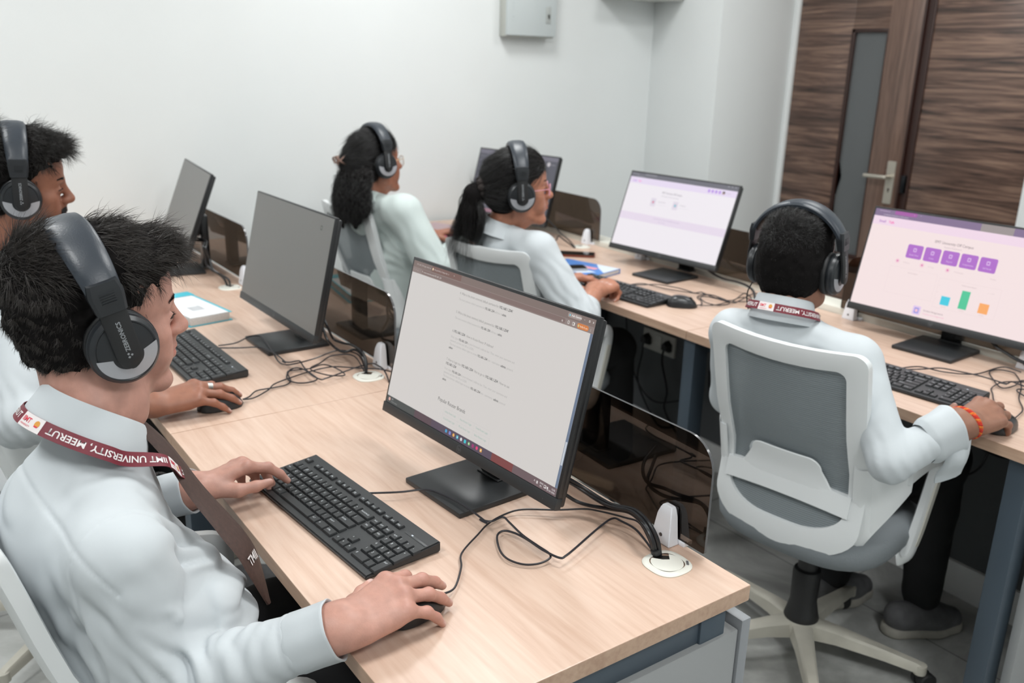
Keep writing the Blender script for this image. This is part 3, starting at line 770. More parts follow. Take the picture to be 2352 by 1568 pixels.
def monitor(x, y, z, yaw, tilt, label, page=None, base=None, logo='hp', icon=False, levers=False):
    """(x, y, z): middle of the lower front edge"""
    yw = R(yaw + 90)
    mw = T(x, y, z, yw)
    t = thing('monitor', label, 'monitor', T(x, y, .75, yw), 'black desktop monitors')
    tl = Matrix.Translation((0, 0, z - .75)) @ Matrix.Rotation(-R(tilt), 4, 'X')
    def put(bm): bmesh.ops.transform(bm, matrix=tl, verts=bm.verts); return bm
    bm = NB(); add_box(bm, (-MW / 2, .0012, .018), (MW / 2, .012, MH), .0015); add_box(bm, (-MW / 2, .0105, .004), (MW / 2, .022, MH - .004), .004); add_box(bm, (-.15, .02, .05), (.15, .034, .25), .006)
    obj('housing', put(bm), M_blk2, t)
    bm = NB(); add_box(bm, (-MW / 2 - .001, -.0012, 0), (MW / 2 + .001, .012, .0205), .0012)
    ch = obj('lower_bezel', put(bm), M_blk, t)
    bm = NB()
    if logo:
        n = 32
        for k in range(n):
            a0, a1 = 2 * math.pi * k / n, 2 * math.pi * (k + 1) / n
            add_quad(bm, [Vector((r_ * math.cos(a), -.0014, .0103 + r_ * math.sin(a))) for r_, a in ((.0062, a0), (.0068, a0), (.0068, a1), (.0062, a1))])
        add_text(bm, 'hp', lambda a, b: Vector((a + .22 * (b - .003), -.0014, .0075 + b)), .0095, 0, 'C')
    add_tube(bm, [(.238, -.0013, .009), (.238, -.0011, .009)], .0006, 8)
    obj('badge', put(bm), mat('badge_grey', rgb(98, 100, 102), .4), ch)
    bm = NB(); add_quad(bm, [(-MW / 2 + .004, .0010, .0205), (MW / 2 - .004, .0010, .0205), (MW / 2 - .004, .0010, MH - .004), (-MW / 2 + .004, .0010, MH - .004)])
    if page:
        pb, pm = page; 
        me = bpy.data.meshes.new('tmp'); pb.to_mesh(me); pb.free()
        bm.from_mesh(me); bpy.data.meshes.remove(me)
        for v in bm.verts: v.co.y += .0009
    else:
        pm = [M_off, mat('screen_icon', rgb(56, 56, 56), .5)]
        if icon:
            for a, b_ in (((.195, .283), (.205, .2845)), ((.195, .2925), (.205, .294)), ((.195, .283), (.1965, .294)), ((.2035, .283), (.205, .294))): add_quad(bm, [(a[0], .0007, a[1]), (b_[0], .0007, a[1]), (b_[0], .0007, b_[1]), (a[0], .0007, b_[1])], 1)
    obj('screen', put(bm), pm, t, None)
    # stand: base plate, neck, hinge block on the back of the housing
    bx = base if base else (0, .03)
    hz = .185
    hy = .036 + (hz + .75 - z) * math.tan(R(tilt))
    ny = max(hy + .012, bx[1] + .03)
    bm = NB(); add_box(bm, (bx[0] - .031, ny, .010), (bx[0] + .031, ny + .026, hz + .02), .004); obj('stand_neck', bm, M_blkg, t)
    bm = NB(); add_box(bm, (-.04, .026, hz - .03 + .75 - z), (max(.04, bx[0] + .03), .06, hz + .03 + .75 - z), .008); obj('hinge_block', put(bm), M_blkg, t)
    bm = NB(); add_box(bm, (bx[0] - .089, bx[1] - .09, 0), (bx[0] + .089, bx[1] + .09, .011), .003); add_box(bm, (bx[0] - .033, ny - .006, .010), (bx[0] + .033, ny + .032, .015), .002); obj('stand_base', bm, M_blk, t)
    return t
monitor(-.515, -.22, .826, -86.4, 13.9, 'lit monitor in front showing the router help page', page_router(), (.0, .03))
monitor(-1.552, -.179, .824, -89.6, 13.0, 'switched-off grey monitor between the front one and the wall', None, (.007, .034), icon=True)
monitor(-2.690, -.150, .819, -96.6, 21.4, 'switched-off monitor at the far end against the white wall', None, (.11, -.0), logo=None)
monitor(-.560, 1.430, .812, -87.0, 14.5, 'monitor in the second row with pink page and bar chart', page_pink(), (.03, .0))
monitor(-1.667, 1.412, .810, -85.4, 19.7, 'monitor in the second row with an almost blank white page', page_white(), (.055, -.02))
monitor(-2.687, 1.384, .808, -81.4, 16.1, 'monitor with dark page behind the girl in pink glasses', page_dark(), (.0, .0))

# ------------------------------------------------------------------ cables
M_cab = mat('black_cable', rgb(24, 25, 28), .38)
M_cabt = mat('thin_cable', rgb(34, 34, 40), .4)
def cable(bm, pts, r, n=6, up=0.0): add_tube(bm, catmull([(x, y, z + up) for x, y, z in pts], 6), r, n)
def bundle(name, label, paths, r=.0034):
    t = thing(name, label, 'cable', T(*paths[0][-1]), 'video and power cables')
    inv = t.matrix_world.inverted()
    for p in paths:
        bm = NB(); cable(bm, p, r, 8); bmesh.ops.transform(bm, matrix=Matrix.Translation(-Vector(paths[0][-1])), verts=bm.verts)
        obj('cable', bm, M_cab, t)
    return t
V1 = [(-.340,-.125,.830), (-.336,-.097,.811), (-.321,-.078,.796), (-.294,-.068,.787), (-.256,-.070,.792), (-.214,-.062,.800), (-.170,-.072,.800), (-.146,-.072,.779), (-.142,-.066,.745)]
V2 = [(-.341,-.130,.810), (-.330,-.108,.791), (-.321,-.092,.779), (-.300,-.078,.776), (-.263,-.063,.782), (-.223,-.056,.791), (-.171,-.074,.798), (-.148,-.075,.779), (-.144,-.068,.745)]
V1b = [(x + .004, y + .004, z + .003) for x, y, z in V1]
b1 = bundle('cable_bundle', 'bundled black cables dropping into the front grommet', [V1, V2, V1b])
bm = NB(); add_tube(bm, [(-.1440, -.0695, .764), (-.1430, -.067, .756)], .0085, 10); bmesh.ops.transform(bm, matrix=Matrix.Translation(-Vector(V1[-1])), verts=bm.verts); obj('tie', bm, mat('cable_tie', rgb(40, 41, 43), .5), b1)
V3 = [(-1.43,-.125,.885), (-1.397,-.108,.870), (-1.385,-.100,.851), (-1.372,-.095,.828), (-1.379,-.079,.796), (-1.351,-.066,.790), (-1.318,-.054,.791), (-1.236,-.065,.798), (-1.208,-.066,.779), (-1.197,-.072,.745)]
V4 = [(-1.43,-.125,.87), (-1.396,-.111,.850), (-1.367,-.112,.831), (-1.338,-.114,.810), (-1.331,-.094,.785), (-1.298,-.085,.782), (-1.292,-.058,.786), (-1.232,-.067,.789), (-1.204,-.070,.773), (-1.195,-.074,.745)]
bundle('cable_bundle', 'bundled black cables beside the switched-off monitor', [V3, V4])
V5 = [(-2.50,-.11,.875), (-2.42,-.10,.883), (-2.36,-.12,.885), (-2.330,-.131,.880), (-2.337,-.123,.847), (-2.336,-.123,.820), (-2.317,-.111,.800), (-2.277,-.100,.793), (-2.254,-.089,.777), (-2.262,-.077,.745)]
V6 = [(-2.50,-.10,.882), (-2.40,-.10,.889), (-2.33,-.12,.889), (-2.305,-.130,.880), (-2.321,-.115,.840), (-2.283,-.118,.812), (-2.265,-.101,.796), (-2.226,-.084,.782), (-2.250,-.074,.745)]
bundle('cable_bundle', 'black cables hanging from the far monitor by the white wall', [V5, V6], .004)
bundle('cable_bundle', 'black cable behind the white lit monitor stand', [[(-1.55,1.47,.85), (-1.47,1.475,.80), (-1.39,1.465,.784), (-1.31,1.455,.788), (-1.255,1.450,.785), (-1.221,1.445,.772), (-1.19,1.42,.748)]], .0045)
bundle('cable_bundle', 'black cable at the lower right of the pink lit monitor', [[(-.42,1.47,.83), (-.379,1.462,.80), (-.343,1.455,.79), (-.314,1.45,.783), (-.27,1.45,.775), (-.2,1.44,.765), (-.15,1.42,.755)]], .005)
bundle('cable_bundle', 'black cables behind the phone by the dark screen', [[(-2.30,1.36,.80), (-2.267,1.34,.79), (-2.27,1.38,.782), (-2.32,1.43,.788), (-2.273,1.43,.776), (-2.215,1.44,.752)], [(-2.45,1.43,.87), (-2.361,1.43,.83), (-2.292,1.42,.805), (-2.243,1.43,.781), (-2.21,1.44,.752)]], .003)

# ------------------------------------------------------------------ keyboards
M_key = mat('key_plastic', rgb(36, 38, 40), .45)
M_case = mat('keyboard_case', rgb(40, 42, 44), .42, bump=.05, bscale=1200)
M_leg = mat('key_legend', rgb(196, 202, 206), .5)
def kb_proto():
    t = thing('keyboard', 'k', 'keyboard')
    L, D = .424, .142
    zf, zb = .008, .020
    def zz(y): return zf + (zb - zf) * (y + D / 2) / D
    bm = NB()
    vs = add_box(bm, (-L / 2, -D / 2, .001), (L / 2, D / 2, .01), .0)
    for v in vs:
        if v.co.z > .005: v.co.z = zz(v.co.y)
    bmesh.ops.bevel(bm, geom=bm.edges[:], offset=.0022, segments=2, affect='EDGES')
    add_box(bm, (-L / 2 + .02, D / 2 - .03, 0), (-L / 2 + .06, D / 2 - .01, .004)); add_box(bm, (L / 2 - .06, D / 2 - .03, 0), (L / 2 - .02, D / 2 - .01, .004))
    obj('case', bm, M_case, t)
    kb = NB(); lb = NB()
    U = .0186
    sl = math.atan2(zb - zf, D)
    def key(x, y, w, s='', d=1.0, s2=None):
        """x, y lower-left corner of the key cell, w and d in key units"""
        x0, x1, y0, y1 = x + .0011, x + w * U - .0011, y + .0011, y + d * U * .97 - .0011
        z0 = zz((y0 + y1) / 2) - .001; h = .0048; i = .0017
        def r_(k, z): return [Vector((a, b, z + (b - (y0 + y1) / 2) * math.tan(sl))) for a, b in ((x0 + k, y0 + k), (x1 - k, y0 + k), (x1 - k, y1 - k), (x0 + k, y1 - k))]
        add_loft(kb, [r_(0, z0), r_(.0004, z0 + h * .6), r_(i, z0 + h)])
        if s:
            zt = z0 + h + .0001
            f = lambda a, b: Vector((x0 + .0035 + a, y1 - .0088 + b, zt + (y1 - .0088 + b - (y0 + y1) / 2) * math.tan(sl)))
            if len(s) > 2: add_text(lb, s, f, .0042, 0, 'L', min(len(s) * .0026, (x1 - x0) * .75))
            else: add_text(lb, s, f, .0062, 0)
            if s2:
                g = lambda a, b: Vector((x0 + .0035 + a, y0 + .0032 + b, zt + (y0 + .0032 + b - (y0 + y1) / 2) * math.tan(sl)))
                add_text(lb, s2, g, .0048, 0)
    X0 = -L / 2 + .0085; Y = [-D / 2 + .012 + i * U * .97 for i in range(5)]
    yF = Y[4] + U * .97 + .0075
    for i, s in enumerate(['ESC']): key(X0, yF, 1, s, .8)
    for g in range(3):
        for k in range(4): key(X0 + U * (2 + g * 4.5 + k), yF, 1, 'F%d' % (g * 4 + k + 1), .8)
    for k, s in enumerate(('PRT', 'SCR', 'PSE')): key(X0 + U * (15.3 + k), yF, 1, s, .8)
    rows = [('~1234567890-=', ' 1!2@3#4$5%6^7&8*9(0)-_=+'), ]
    x = X0
    for i, s in enumerate('`1234567890-='): key(x, Y[4], 1, '~!@#$%^&*()_+'[i], 1, s); x += U
    key(x, Y[4], 2, 'BACKSPACE')
    x = X0; key(x, Y[3], 1.5, 'TAB'); x += 1.5 * U
    for s in 'QWERTYUIOP[]': key(x, Y[3], 1, s); x += U
    key(x, Y[3], 1.5, '|')
    x = X0; key(x, Y[2], 1.75, 'CAPS'); x += 1.75 * U
    for s in "ASDFGHJKL;'": key(x, Y[2], 1, s); x += U
    key(x, Y[2], 2.25, 'ENTER')
    x = X0; key(x, Y[1], 2.25, 'SHIFT'); x += 2.25 * U
    for s in 'ZXCVBNM,./': key(x, Y[1], 1, s); x += U
    key(x, Y[1], 2.75, 'SHIFT')
    x = X0
    for w, s in ((1.25, 'CTRL'), (1.25, 'FN'), (1.25, '#'), (1.25, 'ALT'), (5.75, ''), (1.25, 'ALT'), (1.5, 'o'), (1.5, 'CTRL')): key(x, Y[0], w, s); x += w * U
    xn = X0 + 15.3 * U
    for r_, row in enumerate((('DEL', 'END', 'PGD'), ('INS', 'HOM', 'PGU'))):
        for k, s in enumerate(row): key(xn + k * U, Y[3 + r_], 1, s)
    key(xn + U, Y[1], 1, '^')
    for k, s in enumerate('<v>'): key(xn + k * U, Y[0], 1, s)
    xp = xn + 3.3 * U
    key(xp, Y[4], 1, 'NUM'); key(xp + U, Y[4], 1, '/'); key(xp + 2 * U, Y[4], 1, '*'); key(xp + 3 * U, Y[4], 1, '-')
    for r_, row in enumerate(('123', '456', '789')):
        for k, s in enumerate(row): key(xp + k * U, Y[1 + r_], 1, s)
    key(xp + 3 * U, Y[2], 1, '+', 2); key(xp + 3 * U, Y[0], 1, 'ENT', 2); key(xp, Y[0], 2, '0'); key(xp + 2 * U, Y[0], 1, '.')
    ko = obj('keys', kb, M_key, t, 30)
    obj('legends', lb, M_leg, ko, None)
    bm = NB(); y_ = yF + .007; add_box(bm, (xp + .006, y_ - .004, zz(y_) - .001), (xp + .066, y_ + .004, zz(y_) + .0004), .0008); st = obj('indicator_strip', bm, mat('grey_strip', rgb(58, 60, 62), .35), t)
    bm = NB(); add_box(bm, (xp + .022, y_ - .001, zz(y_)), (xp + .026, y_ + .0012, zz(y_) + .0008)); obj('indicator_lamp', bm, mat('white_led', (0, 0, 0, 1), emit=(.8, .9, 1, 1)), st)
    return t
KB0 = kb_proto()
KBS = [((-.551, -.446, .7505, R(4.6)), 'black keyboard in front of the router page monitor', [(-.578,-.392,.766), (-.561,-.358,.765), (-.542,-.325,.766), (-.525,-.281,.766), (-.482,-.265,.767), (-.423,-.260,.770), (-.359,-.259,.769), (-.374,-.263,.769), (-.360,-.250,.768), (-.363,-.223,.767), (-.343,-.223,.766), (-.296,-.228,.765), (-.258,-.225,.763), (-.230,-.222,.761), (-.221,-.231,.759), (-.222,-.252,.757), (-.235,-.272,.756), (-.259,-.284,.757), (-.288,-.280,.757), (-.326,-.260,.758), (-.335,-.242,.759), (-.318,-.232,.761), (-.286,-.227,.762), (-.241,-.227,.764), (-.207,-.220,.765), (-.204,-.209,.767), (-.215,-.177,.768), (-.239,-.113,.770), (-.255,-.066,.768), (-.241,-.056,.766), (-.202,-.054,.764), (-.142,-.066,.750)]),
       ((-1.535, -.408, .7505, R(1.0)), 'black keyboard in front of the switched-off monitor', [(-1.573,-.33,.764), (-1.569,-.284,.765), (-1.578,-.244,.774), (-1.593,-.215,.769), (-1.569,-.206,.766), (-1.449,-.225,.766), (-1.387,-.234,.758), (-1.344,-.233,.760), (-1.319,-.217,.766), (-1.316,-.161,.772), (-1.336,-.092,.776), (-1.300,-.060,.777), (-1.26,-.055,.77), (-1.197,-.072,.745)]),
       ((-1.520, 1.072, .7505, R(3.0)), 'black keyboard under the hands of the girl in pink glasses', [(-1.542,1.15,.764), (-1.546,1.215,.760), (-1.510,1.235,.757), (-1.452,1.245,.757), (-1.401,1.265,.757), (-1.352,1.288,.757), (-1.320,1.314,.757), (-1.291,1.326,.757), (-1.234,1.309,.757), (-1.202,1.326,.763), (-1.222,1.40,.772), (-1.20,1.42,.750)]),
       ((-.437, 1.075, .7505, R(4.0)), 'black keyboard in front of the pink lit monitor', [(-.468,1.15,.764), (-.451,1.215,.762), (-.40,1.245,.757), (-.345,1.30,.757), (-.34,1.40,.757), (-.335,1.43,.757), (-.322,1.437,.757), (-.286,1.43,.757)])]
for i, (p, lb, cb) in enumerate(KBS):
    k = KB0 if i == 0 else copy_tree(KB0)
    m = T(*p); k.matrix_world = m; k['label'] = lb; k['group'] = 'black wired keyboards'
    bm = NB(); cable(bm, cb, .0019); bmesh.ops.transform(bm, matrix=m.inverted(), verts=bm.verts); obj('cable', bm, M_cabt, k)
# ------------------------------------------------------------------ mice
M_mouse = mat('mouse_black', rgb(34, 36, 39), .32)
def mouse_proto():
    t = thing('computer_mouse', 'm', 'computer mouse')
    bm = NB(); n = 24; L = .052
    rings = []
    for k in range(15):
        u = -1 + 2 * k / 14; y = u * L
        wv = .031 * max(1 - abs(u) ** 3.2, .0) ** .5 * (1 - .10 * u); hh = (.036 * (1 - .28 * (u + .25) ** 2)) * max(1 - abs(u) ** 4, 0) ** .5
        wv = max(wv, .002); hh = max(hh, .003)
        rings.append([Vector((wv * math.copysign(abs(math.cos(a)) ** .75, math.cos(a)), y, .002 + max(0, hh * math.copysign(abs(math.sin(a)) ** .8, math.sin(a))))) for a in [2 * math.pi * j / n for j in range(n)]])
    add_loft(bm, rings); obj('shell', bm, M_mouse, t, 50)
    bm = NB(); add_tube(bm, [(-.003, .026, .0265), (.003, .026, .0265)], .0075, 14); obj('scroll_wheel', bm, mat('wheel_rubber', rgb(20, 20, 22), .6), t)
    bm = NB(); add_box(bm, (-.0004, .012, .02), (.0004, .030, .0335)); obj('button_gap', bm, M_clipd, t)
    return t
MS0 = mouse_proto()
MICE = [((-.222, -.478, .7502, R(6)), 'black mouse under the hand of the front seated man', [(-.228, -.426, .760), (-.235, -.40, .758), (-.28, -.360, .756), (-.315,-.337,.757), (-.351,-.282,.757), (-.376,-.243,.755), (-.383,-.204,.758), (-.376,-.171,.761), (-.339,-.122,.763), (-.313,-.082,.765), (-.292,-.068,.767), (-.248,-.044,.767), (-.214,-.036,.766), (-.144,-.067,.750)]),
        ((-1.160, -.458, .7502, R(-4)), 'black mouse under the ringed hand at the second desk', [(-1.158, -.406, .760), (-1.175,-.385,.757), (-1.206,-.356,.756), (-1.208,-.316,.755), (-1.213,-.282,.754), (-1.235,-.260,.754), (-1.296,-.244,.755), (-1.300,-.226,.756), (-1.286,-.188,.758), (-1.293,-.148,.760), (-1.244,-.134,.762), (-1.196,-.132,.760), (-1.196,-.145,.758), (-1.218,-.175,.760), (-1.269,-.193,.763), (-1.286,-.159,.768), (-1.306,-.115,.775), (-1.27,-.07,.776), (-1.196,-.073,.745)]),
        ((-1.265, 1.135, .7502, R(-48)), 'black mouse lying free in front of the white lit monitor', [(-1.228,1.170,.758), (-1.232,1.196,.756), (-1.250,1.216,.755), (-1.280,1.243,.755), (-1.315,1.263,.754), (-1.327,1.294,.754), (-1.312,1.327,.755), (-1.274,1.329,.755), (-1.224,1.316,.756), (-1.202,1.312,.756), (-1.225,1.364,.757), (-1.22,1.40,.757), (-1.205,1.415,.750)]),
        ((-.118, .992, .7502, R(4)), 'black mouse under the hand with the orange bracelet', [(-.120, 1.043, .758), (-.130, 1.10, .757), (-.145,1.15,.757), (-.189,1.221,.756), (-.232,1.322,.756), (-.280,1.394,.756), (-.30,1.41,.756), (-.33,1.40,.756), (-.335,1.36,.756), (-.299,1.308,.756), (-.251,1.259,.756), (-.240,1.303,.757), (-.25,1.36,.757), (-.22,1.40,.757)])]
for i, (p, lb, cb) in enumerate(MICE):
    k = MS0 if i == 0 else copy_tree(MS0)
    m = T(*p); k.matrix_world = m; k['label'] = lb; k['group'] = 'black wired mice'
    bm = NB(); cable(bm, cb, .0017); bmesh.ops.transform(bm, matrix=m.inverted(), verts=bm.verts); obj('cable', bm, M_cabt, k)
# ------------------------------------------------------------------ swivel chairs
M_cw = mat('chair_white', rgb(230, 233, 234), .38)
M_cream2 = mat('chair_inset', rgb(206, 204, 194), .5)
M_base = mat('chair_base_white', rgb(198, 194, 182), .45, noise=.12, nscale=14)
M_seat = mat('seat_fabric', rgb(128, 134, 138), .9, bump=.9, bscale=420, bdist=.0015)
M_rub = mat('column_black', rgb(34, 34, 35), .5)
def mesh_mat():
    m, nt, b = nodes('chair_mesh')
    b.inputs['Base Color'].default_value = rgb(136, 144, 148); b.inputs['Roughness'].default_value = .7
    tc = nt.nodes.new('ShaderNodeTexCoord')
    w_ = nt.nodes.new('ShaderNodeTexWave'); w_.bands_direction = 'Z'; w_.inputs['Scale'].default_value = 62; w_.inputs['Distortion'].default_value = .35; w_.inputs['Detail'].default_value = 1
    nt.links.new(tc.outputs['Object'], w_.inputs['Vector'])
    mr = nt.nodes.new('ShaderNodeMapRange'); mr.inputs[1].default_value = .0; mr.inputs[2].default_value = .5; mr.inputs[3].default_value = .62; mr.inputs[4].default_value = 1.0
    nt.links.new(w_.outputs['Fac'], mr.inputs[0]); nt.links.new(mr.outputs[0], b.inputs['Alpha'])
    bp = nt.nodes.new('ShaderNodeBump'); bp.inputs['Strength'].default_value = .4; bp.inputs['Distance'].default_value = .001
    nt.links.new(w_.outputs['Fac'], bp.inputs['Height']); nt.links.new(bp.outputs[0], b.inputs['Normal'])
    return m
M_mesh = mesh_mat()
def backY(x, z):
    """surface of the back rest: leans back upward, wraps forward at the sides"""
    u = (z - .50) / .46
    return -.205 - .02 * u - .075 * max(u, 0) ** 1.6 + .03 * math.exp(-((z - .62) / .09) ** 2) + .75 * x * x
def Bp(x, z, off=0.0): return Vector((x, backY(x, z) + off, z))
def outline(x0t, x0b, zt, zb, rt, rb, n=10, sub=7, bow=0.0):
    """closed outline of a tapered rounded panel: half widths at top and bottom"""
    def hw(z): return x0b + (x0t - x0b) * (z - zb) / (zt - zb)
    pts = []
    def arc(cx, cz, rx, rz, a0, a1):
        for i in range(n + 1):
            a = R(a0 + (a1 - a0) * i / n); pts.append((cx + rx * math.cos(a), cz + rz * math.sin(a)))
    def seg(p, q):
        for i in range(1, sub): pts.append((p[0] + (q[0] - p[0]) * i / sub, p[1] + (q[1] - p[1]) * i / sub))
    rx = min(rb, x0b * .98)
    arc(-x0b + rx, zb + rb * .6, rx, rb * .6, 180, 270); seg((-x0b + rx, zb), (x0b - rx, zb)); arc(x0b - rx, zb + rb * .6, rx, rb * .6, 270, 360)
    seg((x0b, zb + rb * .6), (x0t, zt - rt)); arc(x0t - rt, zt - rt, rt, rt, 0, 90); seg((x0t - rt, zt), (-x0t + rt, zt)); arc(-x0t + rt, zt - rt, rt, rt, 90, 180); seg((-x0t, zt - rt), (-x0b, zb + rb * .6))
    return [(x, z - bow * (1 - (x / x0t) ** 2) * max(0, (z - zb) / (zt - zb))) for x, z in pts]
def chair_proto():
    t = thing('swivel_chair', 'c', 'office chair')
    # back frame: one ring around the mesh, wings flowing into the arms
    bm = NB()
    oo = outline(.192, .190, .958, .416, .032, .15, bow=.010); ii = outline(.150, .152, .913, .484, .024, .11, bow=.010)
    m_ = [((a[0] * .55 + b[0] * .45), (a[1] * .55 + b[1] * .45)) for a, b in zip(oo, ii)]
    rings = [[Bp(x, z, -.010) for x, z in oo], [Bp(x, z, -.016) for x, z in m_], [Bp(x, z, -.012) for x, z in ii], [Bp(x, z, .010) for x, z in ii], [Bp(x, z, .014) for x, z in m_], [Bp(x, z, .010) for x, z in oo]]
    add_loft(bm, rings, True, False, 0, True)
    # cross bar carrying the lumbar plate
    pts = [(x / 10 * .162, .564 + .014 * (1 - (x / 10) ** 2)) for x in range(-10, 11)]
    add_loft(bm, [[Bp(x, z + s * .025 * (1 + .25 * (1 - (x / .165) ** 2) * 0), o) for s, o in ((-1, -.020), (1, -.018), (1, .004), (-1, .004))] for x, z in pts])
    # wings
    for sx in (-1, 1):
        P = [(sx * .172, backY(.172, .57) + .0, .555), (sx * .196, -.165, .580), (sx * .222, -.125, .612), (sx * .238, -.07, .638)]
        pts = catmull(P, 6)
        sc = [(1 - .62 * (i / (len(pts) - 1)) ** .8) for i in range(len(pts))]
        rings = []
        for p, k in zip(pts, sc):
            rings.append([p + Vector((sx * a * .45, a * .55 - b * .25, b)) for a, b in ((-.014, -.125 * k), (.012, -.12 * k), (.018, 0), (.012, .12 * k), (-.014, .125 * k), (-.018, 0))])
        add_loft(bm, rings)
    obj('back_frame', bm, M_cw, t, 40)
    # mesh web
    bm = NB(); n = 20
    inn = outline(.153, .155, .917, .478, .024, .11, bow=.010)
    cen = [(0, .72)]
    rr = [[Bp(x * k, .71 + (z - .71) * k, -.002) for x, z in inn] for k in (1, .9, .8, .7, .6, .5, .4, .3, .2, .1, .02)]
    vr = add_loft(bm, rr, True, False); bm.faces.new(vr[-1])
    obj('back_mesh', bm, M_mesh, t)
    # lumbar plate behind the mesh
    bm = NB()
    pl = outline(.092, .122, .667, .575, .03, .02, sub=5)
    rr = [[Bp(x * k, .621 + (z - .621) * k, o) for x, z in pl] for k, o in ((.02, -.020), (.3, -.020), (.6, -.020), (.97, -.018), (1, -.015), (.97, -.010), (.6, -.010), (.3, -.010), (.02, -.010))]
    add_loft(bm, rr, True, True); obj('lumbar_plate', bm, M_cw, t, 40)
    # seat
    bm = NB(); n = 48
    def sq(a, w, d, p=3.2):
        c, s = math.cos(a), math.sin(a); r = (abs(c / w) ** p + abs(s / d) ** p) ** (-1 / p); return r * c, r * s
    def ring(w, d, z, drop): return [Vector((*(lambda q: (q[0], q[1] + .02))(sq(2 * math.pi * i / n, w, d)), z - drop * max(0, math.sin(2 * math.pi * i / n)) ** 3)) for i in range(n)]
    add_loft(bm, [ring(.02, .02, .372, 0), ring(.17, .17, .375, 0), ring(.212, .215, .390, .01), ring(.226, .232, .415, .02), ring(.228, .234, .436, .03), ring(.218, .225, .458, .03), ring(.19, .19, .466, .015), ring(.11, .10, .460, 0), ring(.02, .02, .457, 0)])
    obj('seat', bm, M_seat, t, None)
    # arms: pad and front post with inset
    for sx in (-1, 1):
        bm = NB()
        pts = catmull([(sx * .238, -.08, .640), (sx * .242, -.01, .650), (sx * .243, .05, .648), (sx * .243, .09, .628), (sx * .238, .085, .55), (sx * .232, .060, .45), (sx * .225, .04, .385), (sx * .205, .03, .375)], 6)
        prof = [(-.022, -.008), (-.012, -.013), (.012, -.013), (.022, -.008), (.022, .008), (.012, .013), (-.012, .013), (-.022, .008)]
        add_strap(bm, pts, prof, 0, True, (sx * 1.0, .0, .05))
        am = obj('armrest', bm, M_cw, t, 40)
        bm = NB(); p2 = catmull([(sx * .2535, .090, .59), (sx * .2500, .078, .53), (sx * .2448, .060, .45), (sx * .2402, .050, .41)], 5)
        add_strap(bm, p2, [(-.012, -.002), (.012, -.002), (.010, .003), (-.010, .003)], 0, True, (sx * 1.0, .0, .05)); obj('arm_inset', bm, M_cream2, am)
    # mechanism, column
    bm = NB(); add_box(bm, (-.09, -.10, .345), (.09, .10, .378), .008); add_box(bm, (-.04, -.2, .40), (.04, -.08, .425), .004)
    obj('tilt_mechanism', bm, M_rub, t)
    bm = NB(); add_lathe(bm, [(.001, .36), (.026, .36), (.026, .262), (.034, .258), (.037, .25), (.035, .165), (.042, .13), (.046, .115), (.044, .108), (.001, .108)], 28); obj('gas_column', bm, M_rub, t)
    # star base
    bm = NB(); add_lathe(bm, [(.001, .112), (.046, .112), (.052, .1), (.05, .07), (.001, .065)], 24)
    hb = obj('base_hub', bm, M_base, t)
    for k in range(5):
        a = 2 * math.pi * k / 5 + R(18)
        M = Matrix.Rotation(a, 4, 'Z')
        bm = NB()
        rings = []
        for r_, w_, zt, zb in ((.03, .030, .112, .066), (.10, .024, .106, .068), (.22, .018, .088, .060), (.295, .016, .076, .052), (.312, .015, .070, .050)):
            rings.append([M @ Vector((r_, s * w_ * q, z)) for s, z, q in ((-1, zb, 1), (-1, zt - .006, .9), (-1, zt, .6), (1, zt, .6), (1, zt - .006, .9), (1, zb, 1))])
        add_loft(bm, rings); add_lathe(bm, [(.001, .072), (.016, .070), (.017, .046), (.001, .044)], 12, M @ Matrix.Translation((.305, 0, 0)))
        lg = obj('base_leg', bm, M_base, t, 40)
        bm = NB(); c2 = M @ Matrix.Translation((.305, 0, 0)) @ Matrix.Rotation(R(40 + 70 * k), 4, 'Z') @ Matrix.Translation((.016, 0, .025)) @ Matrix.Rotation(R(90), 4, 'X')
        add_lathe(bm, [(.001, -.022), (.021, -.022), (.0245, -.019), (.0245, -.006), (.02, -.005), (.02, .005), (.0245, .006), (.0245, .019), (.021, .022), (.001, .022)], 18, c2)
        add_tube(bm, [M @ Vector((.305, 0, .05)), M @ Vector((.305, 0, .03))], .008, 8)
        obj('caster', bm, M_rub, lg)
    return t
C0 = chair_proto()
CHAIRS = [((-.46, .845, 0, R(9)), 'white swivel chair at the pink screen, its grey mesh back fully seen'),
          ((-1.67, .835, 0, R(13)), 'white framed swivel chair under the girl with the ponytail'),
          ((-2.57, .78, 0, R(4)), 'white framed swivel chair under the girl with the wavy hair'),
          ((-.525, -.700, 0, R(-3)), 'white framed swivel chair under the front man with tie'),
          ((-1.62, -.72, 0, R(4)), 'white framed swivel chair under the man with the ring')]
for i, (p, lb) in enumerate(CHAIRS):
    c = C0 if i == 0 else copy_tree(C0)
    c.matrix_world = T(*p); c['label'] = lb; c['group'] = 'white swivel chairs'
